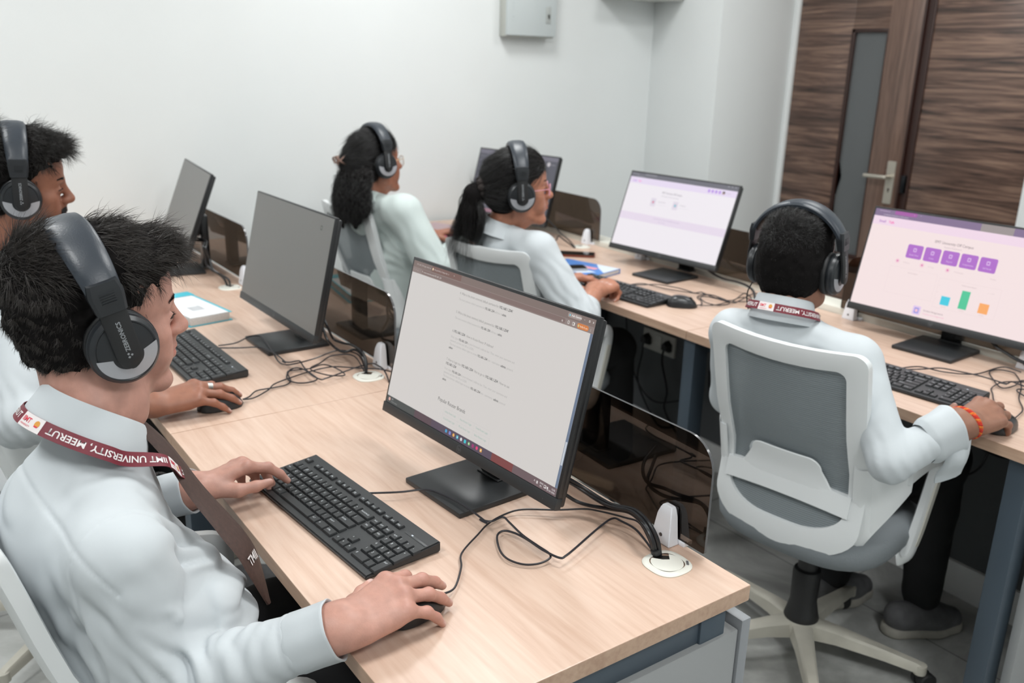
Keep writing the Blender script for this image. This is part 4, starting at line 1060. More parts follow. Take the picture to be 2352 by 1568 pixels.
# ------------------------------------------------------------------ people
rng = np.random.default_rng(11)
def skin_mat():
    m, nt, b = nodes('skin')
    at = nt.nodes.new('ShaderNodeAttribute'); at.attribute_name = 'tint'
    tc = nt.nodes.new('ShaderNodeTexCoord'); n = nt.nodes.new('ShaderNodeTexNoise'); n.inputs['Scale'].default_value = 55; n.inputs['Detail'].default_value = 5
    nt.links.new(tc.outputs['Object'], n.inputs['Vector'])
    mr = nt.nodes.new('ShaderNodeMapRange'); mr.inputs[1].default_value = .3; mr.inputs[2].default_value = .7; mr.inputs[3].default_value = .88; mr.inputs[4].default_value = 1.08
    nt.links.new(n.outputs['Fac'], mr.inputs[0])
    mv = nt.nodes.new('ShaderNodeVectorMath'); mv.operation = 'SCALE'; nt.links.new(at.outputs['Color'], mv.inputs[0]); nt.links.new(mr.outputs[0], mv.inputs['Scale'])
    nt.links.new(mv.outputs[0], b.inputs['Base Color'])
    b.inputs['Roughness'].default_value = .48
    b.inputs['Subsurface Weight'].default_value = .12; b.inputs['Subsurface Radius'].default_value = (.010, .004, .002); b.inputs['Subsurface Scale'].default_value = .5
    n2 = nt.nodes.new('ShaderNodeTexNoise'); n2.inputs['Scale'].default_value = 420; n2.inputs['Detail'].default_value = 3; nt.links.new(tc.outputs['Object'], n2.inputs['Vector'])
    bp = nt.nodes.new('ShaderNodeBump'); bp.inputs['Strength'].default_value = .25; bp.inputs['Distance'].default_value = .0006
    nt.links.new(n2.outputs['Fac'], bp.inputs['Height']); nt.links.new(bp.outputs[0], b.inputs['Normal'])
    return m
M_skin = skin_mat()
M_hair = mat('black_hair', rgb(36, 33, 31), .42, spec=.5)
M_scalp = mat('hair_undercoat', rgb(22, 20, 20), .9, spec=.1)
M_hair2 = mat('soft_black_hair', rgb(24, 22, 22), .36, spec=.6)
M_shirt = mat('white_shirt', rgb(195, 201, 205), .8, bump=.25, bscale=1500, bdist=.0004, noise=.02, nscale=5)
M_shirt2 = mat('mint_white_shirt', rgb(197, 208, 206), .8, bump=.25, bscale=1500, bdist=.0004)
M_trou = mat('black_trousers', rgb(24, 24, 26), .85)
M_tie = mat('brown_tie', rgb(68, 48, 42), .6, noise=.25, nscale=160, bump=.3, bscale=600)
M_maroon = mat('maroon_ribbon', rgb(112, 28, 44), .5, bump=.2, bscale=900)
M_lanw = mat('ribbon_white', rgb(226, 220, 220), .5)
M_lanr = mat('ribbon_red', rgb(214, 52, 74), .5)
M_lano = mat('ribbon_orange', rgb(214, 150, 60), .5)
M_eye = mat('eye_white', rgb(84, 74, 68), .7, spec=.0)
M_iris = mat('iris_brown', rgb(30, 18, 12), .5, spec=.1)

def rot3(yaw, pit, rol):
    m = Matrix.Rotation(R(yaw), 3, 'Z') @ Matrix.Rotation(R(pit), 3, 'X') @ Matrix.Rotation(R(rol), 3, 'Y')
    return np.array(m)
class Head:
    def __init__(s, H, yaw, pit, rol, sc=1.0):
        s.H = np.array(H, float); s.M = rot3(yaw, pit, rol); s.sc = sc
    def p(s, x, y, z): return s.H + s.sc * (s.M @ np.array([x, y, z], float))
    def loc(s, P): return ((P - s.H) @ s.M) / s.sc
    def mat4(s, tilt=0.0, dz=0.0):
        m = Matrix(s.M.tolist()).to_4x4(); m.translation = Vector(s.H)
        return m @ Matrix.Scale(s.sc, 4) @ Matrix.Rotation(R(tilt), 4, 'X') @ Matrix.Translation((0, 0, dz))
def head_sdf(S_, h, female=False, nose=1.0, jaw=1.0):
    k = h.sc; M = h.M
    def E(c, r, kk=.012, op='+'): S_.ell(h.p(*c), np.array(r) * k, kk, op, M)
    def C(a, b, r1, r2, kk=.01, op='+'): S_.cone(h.p(*a), h.p(*b), r1 * k, r2 * k, kk, op)
    E((0, -.010, .043), (.074, .099, .086)); E((0, .040, .045), (.061, .051, .058), .03)
    E((0, .044, -.030), (.056 * (.95 if female else 1), .046, .072), .03)
    for s in (-1, 1):
        C((s * .052, .004, -.045), (s * .047 * jaw, .016, -.074), .020, .017, .02); C((s * .047 * jaw, .016, -.074), (s * .013, .076, -.105), .017, .0145, .02)
        E((s * .043, .060, -.014), (.021, .022, .018), .02)                    # cheek bone
        E((s * .034, .066, -.046), (.022, .022, .030), .02)                    # cheek
        C((s * .012, .0905, .0265), (s * .043, .074, .0275), .0085 if not female else .006, .007, .012)  # brow
        S_.ball(h.p(s * .033, .101, .004), .0145 * k, .014, '-')                # socket
        S_.ball(h.p(s * .0325, .0735, .006), .0138 * k, .006)                   # lids around the eyeball
        C((s * .020, .0845, .0045), (s * .0325, .0885, .0060), .0032, .0046, .004); C((s * .0325, .0885, .0060), (s * .0465, .0785, .0040), .0046, .0038, .004)   # upper lid
        C((s * .021, .0838, .0035), (s * .033, .0870, -.0005), .0020, .0022, .004); C((s * .033, .0870, -.0005), (s * .0455, .0795, .0030), .0022, .0018, .004)
        E((s * .0105 * nose, .1020, -.0265), (.0080, .0105, .0078), .006)      # nostril wing
        E((s * .0068, .1035, -.0325), (.0032, .0055, .0032), .003, '-')
        E((s * .076, -.004, -.004), (.007, .017, .030), .006); E((s * .079, .002, -.001), (.004, .010, .018), .006, '-')
    C((0, .0905, .020), (0, .1155, -.0205), .0075, .0095 * nose, .014); E((0, .1140, -.0235), (.0105, .0100, .0092), .008)
    C((0, .1020, -.0300), (0, .0985, -.040), .006, .0085, .008)                # philtrum
    E((0, .087, -.105), (.019, .015, .014), .016)                              # chin
    E((0, .075, -.062), (.030, .026, .026), .02)                               # muzzle
    for s in (-1, 1):
        C((0, .1035, -.0530), (s * .022, .0885, -.0575), .0056, .0028, .005); C((0, .1010, -.0660), (s * .020, .0880, -.0600), .0068, .0030, .005)
    for s in (-1, 1): C((0, .1100, -.0590), (s * .021, .0935, -.0592), .0018, .0013, .0025, '-')
    return S_
def head_tint(h, P, col, female=False, stubble=0.0, lips=(.62, .36, .34)):
    q = h.loc(P); x, y, z = np.abs(q[:, 0]), q[:, 1], q[:, 2]
    t = np.ones((len(P), 3))
    def mixin(w, c):
        nonlocal t
        t = t * (1 - w[:, None]) + np.array(c) * w[:, None]
    g = lambda d: np.clip(1 - d, 0, 1)
    lp = np.exp(-((x / .019) ** 4 + ((z + .0595) / .0085) ** 4)) * (y > .080)
    mixin(lp * .9, (.92, .66, .66))
    if stubble:
        sb = np.clip((y - .0) / .04, 0, 1) * np.clip((-.038 - z) / .02, 0, 1) * np.clip((z + .17) / .03, 0, 1) * (1 - lp)
        mixin(np.clip(sb * stubble, 0, 1), (.55, .52, .52))
    ck = np.exp(-(((x - .042) / .02) ** 2 + ((z + .02) / .02) ** 2)) * (y > .03)
    mixin(ck * .35, (1.03, .88, .86))
    nz = np.exp(-((x / .014) ** 2 + ((z + .02) / .018) ** 2)) * (y > .09); mixin(nz * .5, (1.04, .86, .84))
    ey = np.exp(-(((x - .033) / .017) ** 2 + ((z - .004) / .011) ** 2)) * (y > .06); mixin(ey * .55, (.72, .66, .66))
    return t * np.array(col)
def unit(v): v = np.array(v, float); return v / np.linalg.norm(v)
class Hand:
    """right-or-left hand grown from the wrist; f forward, n dorsal"""
    LEN = [(.043, .026, .021), (.047, .030, .022), (.043, .028, .022), (.034, .021, .019)]
    KN = [(.027, .090, .003), (.005, .095, .006), (-.016, .090, .003), (-.035, .079, -.003)]
    def __init__(s, W, f, n, left=False, curl=None, spread=(8, 1, -6, -14), thumb=((.62, .70, -.35), (.35, .9, -.25), (.2, .95, -.25)), sc=1.0):
        s.W = np.array(W, float); s.f = unit(f); n = np.array(n, float); s.n = unit(n - s.f * (n @ s.f))
        s.s = np.cross(s.n, s.f) if not left else np.cross(s.f, s.n)
        s.sc = sc; s.f_ = []
        curl = curl or [(20, 25, 15)] * 4
        for i in range(4):
            p = s.at(*s.KN[i]); pts = [p]; a = 0
            sp = R(spread[i]); d0 = s.f * math.cos(sp) + s.s * math.sin(sp)
            for L, c in zip(s.LEN[i], curl[i]):
                a += R(c); d = d0 * math.cos(a) - s.n * math.sin(a); p = p + d * L * sc; pts.append(p)
            s.f_.append(pts)
        p = s.at(.020, .022, -.008); pts = [p]
        for L, d in zip((.043, .033, .027), thumb):
            p = p + unit(s.s * d[0] + s.f * d[1] + s.n * d[2]) * L * sc; pts.append(p)
        s.th = pts
    def at(s, a, b, c): return s.W + s.sc * (s.s * a + s.f * b + s.n * c)
    def sdf(s, S_, elbow=None):
        k = s.sc
        for i in range(4):
            r = [(.0105, .0094, .0084, .0064), (.0108, .0096, .0086, .0066), (.0102, .0090, .0080, .0062), (.0090, .0080, .0072, .0056)][i]
            wr = s.at([.014, .004, -.006, -.016][i], .004, 0)
            S_.cone(wr, s.f_[i][0], .0150 * k, .0120 * k, .014)
            S_.ball(s.f_[i][0] + s.n * .0015, .0112 * k, .008)
            for j in range(3): S_.cone(s.f_[i][j], s.f_[i][j + 1], r[j] * k, r[j + 1] * k, .0045 if j else .008)
            S_.ball(s.f_[i][1] + s.n * .001, r[1] * 1.06 * k, .004)
        S_.cone(s.at(-.030, .02, -.004), s.at(-.033, .06, -.006), .013 * k, .012 * k, .014)
        S_.cone(s.at(.016, .012, -.006), s.th[1], .016 * k, .0125 * k, .014)
        S_.cone(s.th[1], s.th[2], .0112 * k, .0098 * k, .007); S_.cone(s.th[2], s.th[3], .0098 * k, .0072 * k, .006)
        for a in (-1, 1): S_.cone(s.at(a * .014, .0, 0), s.at(a * .013, -.012, 0), .0165 * k, .0165 * k, .02)
        if elbow is not None:
            d = np.array(elbow) - s.W
            S_.cone(s.W + d * .03, s.W + d * .3, .0245 * k, .027 * k, .03); S_.cone(s.W + d * .3, elbow, .027 * k, .035 * k, .03)
    def tint(s, P, t):
        for i, pts in enumerate(s.f_ + [s.th]):
            a, b = pts[2], pts[3]; d = unit(b - a)
            nn = s.n - d * (s.n @ d); nn = unit(nn)
            if i == 4: nn = unit(s.n * .8 - s.s * .1 - d * ((s.n * .8 - s.s * .1) @ d))
            sd = np.cross(nn, d)
            q = P - (b - d * .0005)
            u, v, w_ = q @ d, q @ nn, q @ sd
            m = np.exp(-((u + .001) / .0066) ** 4 - (w_ / .0052) ** 4) * (v > .0022)
            t = t * (1 - .75 * m[:, None]) + np.array([.60, .43, .40]) * .75 * m[:, None]
        kn = np.zeros(len(P))
        for i in range(4):
            for j in (0, 1, 2): kn = np.maximum(kn, .5 * np.exp(-(((P - s.f_[i][j] - s.n * .008) ** 2).sum(1)) / .009 ** 2))
        return t * (1 - .28 * kn[:, None] * np.array([.4, 1, 1.0]))
    def box(s):
        A = np.array([p for q in s.f_ + [s.th] for p in q] + [s.at(0, -.07, 0), s.at(-.05, 0, 0), s.at(.04, 0, 0)])
        return A.min(0) - .03, A.max(0) + .03
def body_obj(parent, h, hands, core, cols, head_kw=None, tint_kw=None, hres=.0026, hand_res=.0024, elbows=(None, None)):
    """one body mesh: head and neck, both forearms and hands, and the trunk and limbs under the clothes"""
    parts = []; col = []
    S_ = Sdf(); head_sdf(S_, h, **(head_kw or {}))
    nk0, nk1 = h.p(0, -.030, -.050), core['neck']
    S_.cone(nk0, nk1, core.get('nr', .052), core.get('nr', .052) * 1.08, .03)
    for s in (-1, 1): S_.cone(h.p(s * .045, -.01, -.06), np.array(nk1) + h.M @ V(s * .02, .05, -.01), .014, .012, .03)
    if core.get('adam'): S_.ball(h.p(0, .030, -.135), .012, .02); S_.cone(h.p(0, .022, -.100), nk1 + h.M @ V(0, .034, .01), .030, .030, .03)
    else: S_.cone(h.p(0, .024, -.100), nk1 + h.M @ V(0, .030, .01), .028, .030, .03)
    A = np.array([h.p(x, y, z) for x in (-.1, .1) for y in (-.13, .14) for z in (-.14, .15)] + [np.array(nk1) - .08, np.array(nk1) + .08])
    v, f = S_.mesh(A.min(0), A.max(0), hres, 2)
    parts.append((v, f, 0)); col.append(head_tint(h, v, cols, **(tint_kw or {})))
    for hd, el in zip(hands, elbows):
        if hd is None: continue
        S_ = Sdf(); hd.sdf(S_, el)
        lo, hi = hd.box()
        if el is not None: lo = np.minimum(lo, np.array(el) - .05); hi = np.maximum(hi, np.array(el) + .05)
        v, f = S_.mesh(lo, hi, hand_res, 2)
        parts.append((v, f, 0)); col.append(hd.tint(v, np.ones((len(v), 3)) * np.array(cols) * core.get('hand_gain', 1.0)))
    S_ = Sdf()
    for pts, rs in core['chains']: S_.chain([np.array(p, float) for p in pts], rs, .05)
    A = np.array([p for pts, rs in core['chains'] for p in pts])
    v, f = S_.mesh(A.min(0) - .16, A.max(0) + .16, .012, 1)
    parts.append((v, f, 0)); col.append(np.ones((len(v), 3)) * np.array(cols))
    return np_obj('body', parts, M_skin, parent, np.concatenate(col))
def eyes(parent, h, look=(0, -.2)):
    for s in (-1, 1):
        bm = NB(); c = Vector(h.p(s * .0325, .0745, .0055)); r = .0122 * h.sc
        bmesh.ops.create_uvsphere(bm, u_segments=20, v_segments=12, radius=r)
        d = Vector(h.M @ np.array([0, 1, 0])); d = (d + Vector((0, 0, look[1]))).normalized()
        q = d.to_track_quat('Z', 'Y').to_matrix().to_4x4(); q.translation = c
        for f in bm.faces:
            if f.calc_center_median().z > r * .78: f.material_index = 1
        bmesh.ops.transform(bm, matrix=q, verts=bm.verts); obj('eye', bm, [M_eye, M_iris], parent, None)
# ------------------------------------------------------------------ hair strands as thin tapered tubes
def strands(roots, dirs, lens, width, seg=6, bend=None, curl=0.0, cfreq=60.0, grav=0.0, jit=.25, fn=None):
    N = len(roots); d = dirs + rng.normal(0, jit, dirs.shape); d /= np.linalg.norm(d, axis=1)[:, None]
    pts = [roots]; p = roots.copy(); ph = rng.uniform(0, 6.28, N); sd = rng.normal(0, 1, (N, 3))
    for k in range(seg):
        t = (k + 1) / seg
        if bend is not None: d = d + bend / seg
        d = d + np.array([0, 0, -grav / seg]) + curl * sd * np.sin(ph + t * cfreq)[:, None]
        d /= np.linalg.norm(d, axis=1)[:, None]
        p = p + d * (lens / seg)[:, None]
        if fn is not None: p = fn(p)
        pts.append(p)
    return ribbons(np.stack(pts, 1), width)
def ribbons(P, width):
    """P (N, S, 3) -> 3-sided tapered tubes"""
    N, S_, _ = P.shape
    t = np.gradient(P, axis=1); t /= np.linalg.norm(t, axis=2)[..., None] + 1e-9
    ref = rng.normal(0, 1, (N, 1, 3)); a = np.cross(t, ref); a /= np.linalg.norm(a, axis=2)[..., None] + 1e-9; b = np.cross(t, a)
    wd = width * (1 - np.linspace(0, 1, S_) ** 2 * .92)
    wd = wd[None, :, None] if np.ndim(width) == 0 else (np.asarray(width)[:, None] * (1 - np.linspace(0, 1, S_) ** 2 * .92)[None])[..., None]
    V_ = np.stack([P + wd * (a * math.cos(q) + b * math.sin(q)) for q in (0, 2.094, 4.189)], 2)   # N,S,3,3
    idx = np.arange(N * S_ * 3).reshape(N, S_, 3); F = []
    for j in range(3):
        k = (j + 1) % 3
        F.append(np.stack([idx[:, :-1, j], idx[:, :-1, k], idx[:, 1:, k], idx[:, 1:, j]], -1).reshape(-1, 4))
    return V_.reshape(-1, 3), np.concatenate(F)
def vnormals(v, f):
    n = np.zeros_like(v); a = np.cross(v[f[:, 2]] - v[f[:, 0]], v[f[:, 3]] - v[f[:, 1]])
    for j in range(4): np.add.at(n, f[:, j], a)
    return n / (np.linalg.norm(n, axis=1)[:, None] + 1e-12)
def brows(parent, h, thick=.0045, n=130):
    r = []; d = []
    for s in (-1, 1):
        t = rng.uniform(0, 1, n); x = .012 + .036 * t; z = .0285 + .006 * np.sin(t * 2.4) + rng.uniform(-.5, .5, n) * thick * (1 - .5 * t)
        y = .0985 - .0035 * t - 7.0 * np.maximum(x - .012, 0) ** 2 * 1.6
        for a, b, c in zip(x, y, z): r.append(h.p(s * a, b, c)); d.append(h.M @ unit([s * .9, -.32, .22]))
    for s in (-1, 1):   # lashes
        for t in np.linspace(0, 1, 34):
            r.append(h.p(s * (.021 + .025 * t), .0872 + .0026 * math.sin(t * 3) - .006 * t * t, .0058 + .0018 * math.sin(t * 3))); d.append(h.M @ unit([s * .3, 1, .35]))
    v, f = strands(np.array(r), np.array(d), rng.uniform(.005, .009, len(r)) * h.sc, .00045, 3, None, .0, 1, 0, .1)
    np_obj('eyebrows', [(v, f, 0)], M_hair2, parent)
def nz(P, f, seed=0.0):
    return np.sin(P[:, 0] * f + 1.7 * np.sin(P[:, 1] * f * .7 + seed) + seed) * np.sin(P[:, 1] * f * 1.1 + 1.3 * np.sin(P[:, 2] * f * .8) + 2 * seed) * np.sin(P[:, 2] * f * .9 + 1.5 * np.sin(P[:, 0] * f * .6 + seed))

# ------------------------------------------------------------------ headphones
M_hpl = mat('headphone_leather', rgb(48, 54, 62), .38, bump=.25, bscale=420, bdist=.0008)
M_hpp = mat('headphone_plastic', rgb(34, 37, 41), .36)
M_hpm = mat('headphone_matte', rgb(26, 27, 29), .5)
M_hps = mat('headphone_silver', rgb(176, 178, 184), .32, .35)
M_hpc = mat('headphone_cushion', rgb(22, 23, 25), .55, bump=.5, bscale=120)
def headphones(mw, label, mic=None, spread=.0, top=.163):
    t = thing('headphones', label, 'headphones', mw, 'black over-ear headphones')
    def arc(a, dr=0.0):  # a = 0 at the top, +-1 at the adjusters
        th = a * R(66); return Vector(((.104 + dr) * math.sin(th) / math.sin(R(66)) * (1.0 if abs(a) <= 1 else 1), 0, (top + dr) - (top - .078) * (1 - math.cos(th)) / (1 - math.cos(R(66)))))
    bm = NB(); pts = [arc(-1 + 2 * i / 28) for i in range(29)]
    prof = [(-.021, .0), (-.0205, -.006), (-.012, -.010), (.012, -.010), (.0205, -.006), (.021, 0), (.018, .0045), (.009, .0068), (-.009, .0068), (-.018, .0045)]
    sc = [(1.0 + .28 * (1 - abs(-1 + 2 * i / 28) ** 2), 1.15 - .25 * abs(-1 + 2 * i / 28)) for i in range(29)]
    add_strap(bm, pts, prof, 0, True, (0, 1, 0) if False else None, False, sc) if False else None
    rings = []
    for i, p in enumerate(pts):
        q0 = pts[max(i - 1, 0)]; q1 = pts[min(i + 1, 28)]; tg = (q1 - q0).normalized(); up = Vector((0, 1, 0)).cross(tg) * -1
        up = Vector((-tg.z, 0, tg.x)) if tg.x > 0 else Vector((-tg.z, 0, tg.x))
        if up.z < 0 and abs(tg.x) > .5: up = -up
        rings.append([p + Vector((0, a * sc[i][0], 0)) + up * b * sc[i][1] for a, b in prof])
    add_loft(bm, rings); obj('headband', bm, M_hpl, t, 40)
    for s in (-1, 1):
        # adjuster block, yoke, cup
        p1 = arc(s); p2 = Vector((s * .1085, 0, .034))
        dz = (p2 - p1).normalized(); out = Vector((s * -dz.z, 0, dz.x * s)) if False else Vector((s, 0, s * .0)) 
        def blk(za, zb, wa, wb, ta, tb, x0):
            r_ = []
            for z, w_, th in ((za, wa, ta), (zb, wb, tb)):
                x = p1.x + (p2.x - p1.x) * (p1.z - z) / (p1.z - p2.z)
                r_.append([Vector((x + s * a * th, b * w_, z)) for a, b in ((-1, -1), (-1, 1), (.6, 1), (1, .8), (1, -.8), (.6, -1))])
            return r_
        bm = NB(); a_ = blk(.092, .080, .0185, .0215, .0075, .0085, 0); b_ = blk(.074, .052, .0215, .0185, .0085, .007, 0); add_loft(bm, a_ + b_)
        for k in range(5): z = .079 - k * .0032; x = p1.x + (p2.x - p1.x) * (p1.z - z) / (p1.z - p2.z); add_box(bm, (min(x + s * .0082, x + s * .0094), -.009, z - .0008), (max(x + s * .0082, x + s * .0094), .009, z + .0008))
        obj('adjuster', bm, M_hpp, t)
        bm = NB()
        zz_ = [.054, .040, .02, .0, -.012, -.019, -.0235, -.026]
        ww_ = [.0165, .0165, .0160, .0158, .0152, .0125, .008, .002]
        rings = []
        for z, w_ in zip(zz_, ww_):
            x = (.1075 + .0085 * (1 - math.exp(-max(.05 - z, 0) / .03)) )
            rings.append([Vector((s * (x + a), b * w_, z)) for a, b in ((-.003, -1), (-.003, 1), (.0015, 1), (.003, .85), (.003, -.85), (.0015, -1))])
        add_loft(bm, rings); yk = obj('yoke', bm, M_hpm, t, 40)
        bm = NB()
        xf = lambda z: s * (.1075 + .0085 * (1 - math.exp(-max(.05 - z, 0) / .03)) + .0033)
        add_text(bm, 'ZEBRONICS', lambda a, b: Vector((xf(-.001 + a), -s * (b - .0027), -.001 + a)) if s > 0 else Vector((xf(-.001 + a), (b - .0027), -.001 + a)), .0078, 0, 'L', .040, bold=True)
        for q in range(3):
            a = 2.09 * q; cx, cz = .0026 * math.cos(a), -.007 + .0026 * math.sin(a)
            add_quad(bm, [Vector((xf(cz), cx + .0018 * math.cos(b), cz + .0018 * math.sin(b))) for b in (0, 1.57, 3.14, 4.71)])
        obj('lettering', bm, mat('print_grey', rgb(150, 154, 158), .4), yk, None)
        cm = Matrix.Translation((0, 0, -.006)) @ Matrix.Rotation(R(90) * s, 4, 'Y')
        def sc_(bm): bmesh.ops.transform(bm, matrix=Matrix.Translation((0, 0, -.006)) @ Matrix.Diagonal((1, .96, 1.06, 1)) @ Matrix.Translation((0, 0, .006)), verts=bm.verts)
        bm = NB(); add_lathe(bm, [(.001, .084), (.040, .084), (.0455, .088), (.047, .092), (.0468, .0935), (.0455, .0945), (.0445, .1005), (.040, .1055), (.0385, .1057), (.0372, .1048), (.030, .1068), (.015, .1082), (.001, .1085)], 40, cm); sc_(bm)
        cup = obj('ear_cup', bm, M_hpp, t, 30)
        bm = NB(); add_lathe(bm, [(.022, .0715), (.030, .0675), (.040, .0672), (.0455, .0725), (.0462, .0785), (.0455, .0855), (.024, .086)], 40, cm); sc_(bm); obj('cushion', bm, M_hpc, cup, None)
        bm = NB(); n = 26
        ra, rb = [], []
        for k in range(n + 1):
            a = R(180) + R(180) * k / n
            ra.append((.0195 * math.cos(a), .0195 * math.sin(a) - .011)); rb.append((.0385 * math.cos(a), .0385 * math.sin(a) - .006))
        def X(y, z): r_ = math.hypot(y, z + .006); return .1082 - .0028 * (r_ / .037) ** 2 + .0007
        for k in range(n):
            for (q0, q1, q2, q3) in ((ra[k], rb[k], rb[k + 1], ra[k + 1]),):
                m0 = lambda u, v: ((u[0] + v[0]) / 2, (u[1] + v[1]) / 2)
                add_quad(bm, [Vector((s * X(*q), q[0], q[1])) for q in (q0, m0(q0, q1), m0(q3, q2), q3)]); add_quad(bm, [Vector((s * X(*q), q[0], q[1])) for q in (m0(q0, q1), q1, q2, m0(q3, q2))])
        bmesh.ops.remove_doubles(bm, verts=bm.verts, dist=.00005)
        obj('silver_badge', bm, M_hps, cup, 40)
        if mic == s:
            bm = NB(); add_tube(bm, catmull([(s * .100, .030, -.022), (s * .108, .045, -.035), (s * .104, .075, -.06), (s * .09, .098, -.075)], 8), .0035, 10); add_tube(bm, [(s * .094, .09, -.070), (s * .086, .105, -.080)], .007, 12); obj('microphone', bm, M_hpm, t)
    return t
def hp_cord(parent, mw, pts):
    bm = NB(); cable(bm, pts, .0016); bmesh.ops.transform(bm, matrix=mw.inverted(), verts=bm.verts); obj('cord', bm, M_cabt, parent)

# ------------------------------------------------------------------ garments
def wrinkles(spots):
    """spots: (centre, radius, direction, wavelength, amplitude) -> displacement of the cloth surface in folds"""
    S2 = [(np.array(c, float), r, unit(d), 2 * math.pi / wl, am, i * 1.7) for i, (c, r, d, wl, am) in enumerate(spots)]
    def g(P, d):
        o = np.zeros(len(P))
        for c, r, dr, k, am, ph in S2:
            q = P - c; w_ = np.exp(-(q ** 2).sum(1) / (r * r))
            wob = .9 * np.sin(P @ np.array([23., 31., 17.]) + ph) + .5 * np.sin(P @ np.array([-41., 19., 37.]) + 2 * ph)
            o += am * w_ * (np.abs(np.sin((q @ dr) * k * .5 + wob + ph)) ** 1.4 - .62)
        return -o + .0007 * np.sin(P @ np.array([60., 45., 70.]))
    return g
def collar(parent, C, up, fwd, rx=.066, ry=.070, hgt=.036, gap=18, drop=.030, fold=.048, flare=.012, m=None, tips=.02):
    """stand and folded-over fall of a shirt collar around the neck"""
    C = Vector(C); up = Vector(up).normalized(); f = Vector(fwd); f = (f - up * f.dot(up)).normalized(); rt = f.cross(up)
    bm = NB(); rings = []; n = 44
    for i in range(n + 1):
        a = R(-180 + gap) + R(360 - 2 * gap) * i / n
        e = abs(a) / math.pi; k = e ** 2
        def P(r, z): return C + rt * (rx + r) * math.sin(a) - f * (ry + r) * math.cos(a) + up * (z - drop * k)
        tip = tips * max(0, e - .72) / .28
        rings.append([P(0, 0), P(-.001, hgt * .55), P(.001, hgt), P(.0035, hgt + .001), P(.0065, hgt - .003), P(.010 + flare * .4, hgt - fold * .55), P(.010 + flare, hgt - fold - tip), P(.0085 + flare, hgt - fold - tip - .001), P(.007 + flare * .4, hgt - fold * .55), P(.0045, hgt - .006), P(.003, 0)])
    add_loft(bm, rings); return obj('collar', bm, m or M_shirt, parent, 50)
def lanyard(label, path, ups, width=.0195, words=(), t0=0.0, mats_=None):
    """flat ribbon along path with outward normals ups; words: (kind, s0, s1, text) along its length in metres"""
    P = catmull(path, 10); N_ = catmull(ups, 10)
    L = [0.0]
    for i in range(1, len(P)): L.append(L[-1] + (P[i] - P[i - 1]).length)
    fr = []
    for i, p in enumerate(P):
        t = (P[min(i + 1, len(P) - 1)] - P[max(i - 1, 0)]).normalized(); nn = N_[i]; nn = (nn - t * nn.dot(t)).normalized(); fr.append((p, nn, t.cross(nn)))
    def at(s_, v, lift=0.0):
        s_ = min(max(s_, 0), L[-1] - 1e-5); i = 0
        lo, hi = 0, len(L) - 1
        while hi - lo > 1:
            md = (lo + hi) // 2
            if L[md] <= s_: lo = md
            else: hi = md
        k = (s_ - L[lo]) / max(L[lo + 1] - L[lo], 1e-9)
        a, b = fr[lo], fr[lo + 1]; p = a[0].lerp(b[0], k); nn = a[1].lerp(b[1], k).normalized(); sd = a[2].lerp(b[2], k).normalized()
        return p + sd * v + nn * lift
    t = thing('lanyard', label, 'lanyard', T(*P[0])); off = Matrix.Translation(-P[0])
    bm = NB(); m = len(P)
    add_loft(bm, [[at(L[i], -width / 2, .0), at(L[i], 0, .0), at(L[i], width / 2, .0), at(L[i], width / 2, .0011), at(L[i], 0, .0012), at(L[i], -width / 2, .0011)] for i in range(m)])
    bmesh.ops.transform(bm, matrix=off, verts=bm.verts); rb = obj('ribbon', bm, M_maroon, t, 50)
    bm = NB(); MM = [M_lanw, M_lanr, M_lano, M_maroon]
    for kind, s0, s1, txt in words:
        if kind == 'patch':
            n = 8
            for i in range(n):
                a, b = s0 + (s1 - s0) * i / n, s0 + (s1 - s0) * (i + 1) / n
                add_quad(bm, [at(a, -width / 2 + .0002, .0014), at(b, -width / 2 + .0002, .0014), at(b, width / 2 - .0002, .0014), at(a, width / 2 - .0002, .0014)], 0)
            w_ = s1 - s0
            add_text(bm, 'IIMT', lambda x, y: at(s0 + .003 + x, .002 - y, .0017), .010, 1, 'L', w_ * .42, bold=True)
            add_text(bm, 'UNIVERSITY', lambda x, y: at(s0 + .003 + x, .0072 - y, .0017), .0034, 1, 'L', w_ * .5)
            c_ = s1 - w_ * .22
            for k in range(10):
                a0, a1 = 6.283 * k / 10, 6.283 * (k + 1) / 10
                add_quad(bm, [at(c_, -.001, .0016), at(c_ + .0042 * math.cos(a0), -.001 + .0048 * math.sin(a0), .0016), at(c_ + .0042 * math.cos((a0 + a1) / 2), -.001 + .0048 * math.sin((a0 + a1) / 2), .0016), at(c_ + .0042 * math.cos(a1), -.001 + .0048 * math.sin(a1), .0016)], 2)
            add_quad(bm, [at(c_ - .003, .0015, .0018), at(c_ + .003, .0015, .0018), at(c_ + .003, .0035, .0018), at(c_ - .003, .0035, .0018)], 1)
        else:
            fn = (lambda x, y: at(s0 + x, .0042 - y, .0016)) if kind == 'upright' else (lambda x, y: at(s1 - x, -.0042 + y, .0016))
            add_text(bm, txt, fn, .0128, 0, 'L', s1 - s0, bold=True)
    bmesh.ops.transform(bm, matrix=off, verts=bm.verts); obj('print', bm, MM, rb, None)
    return t
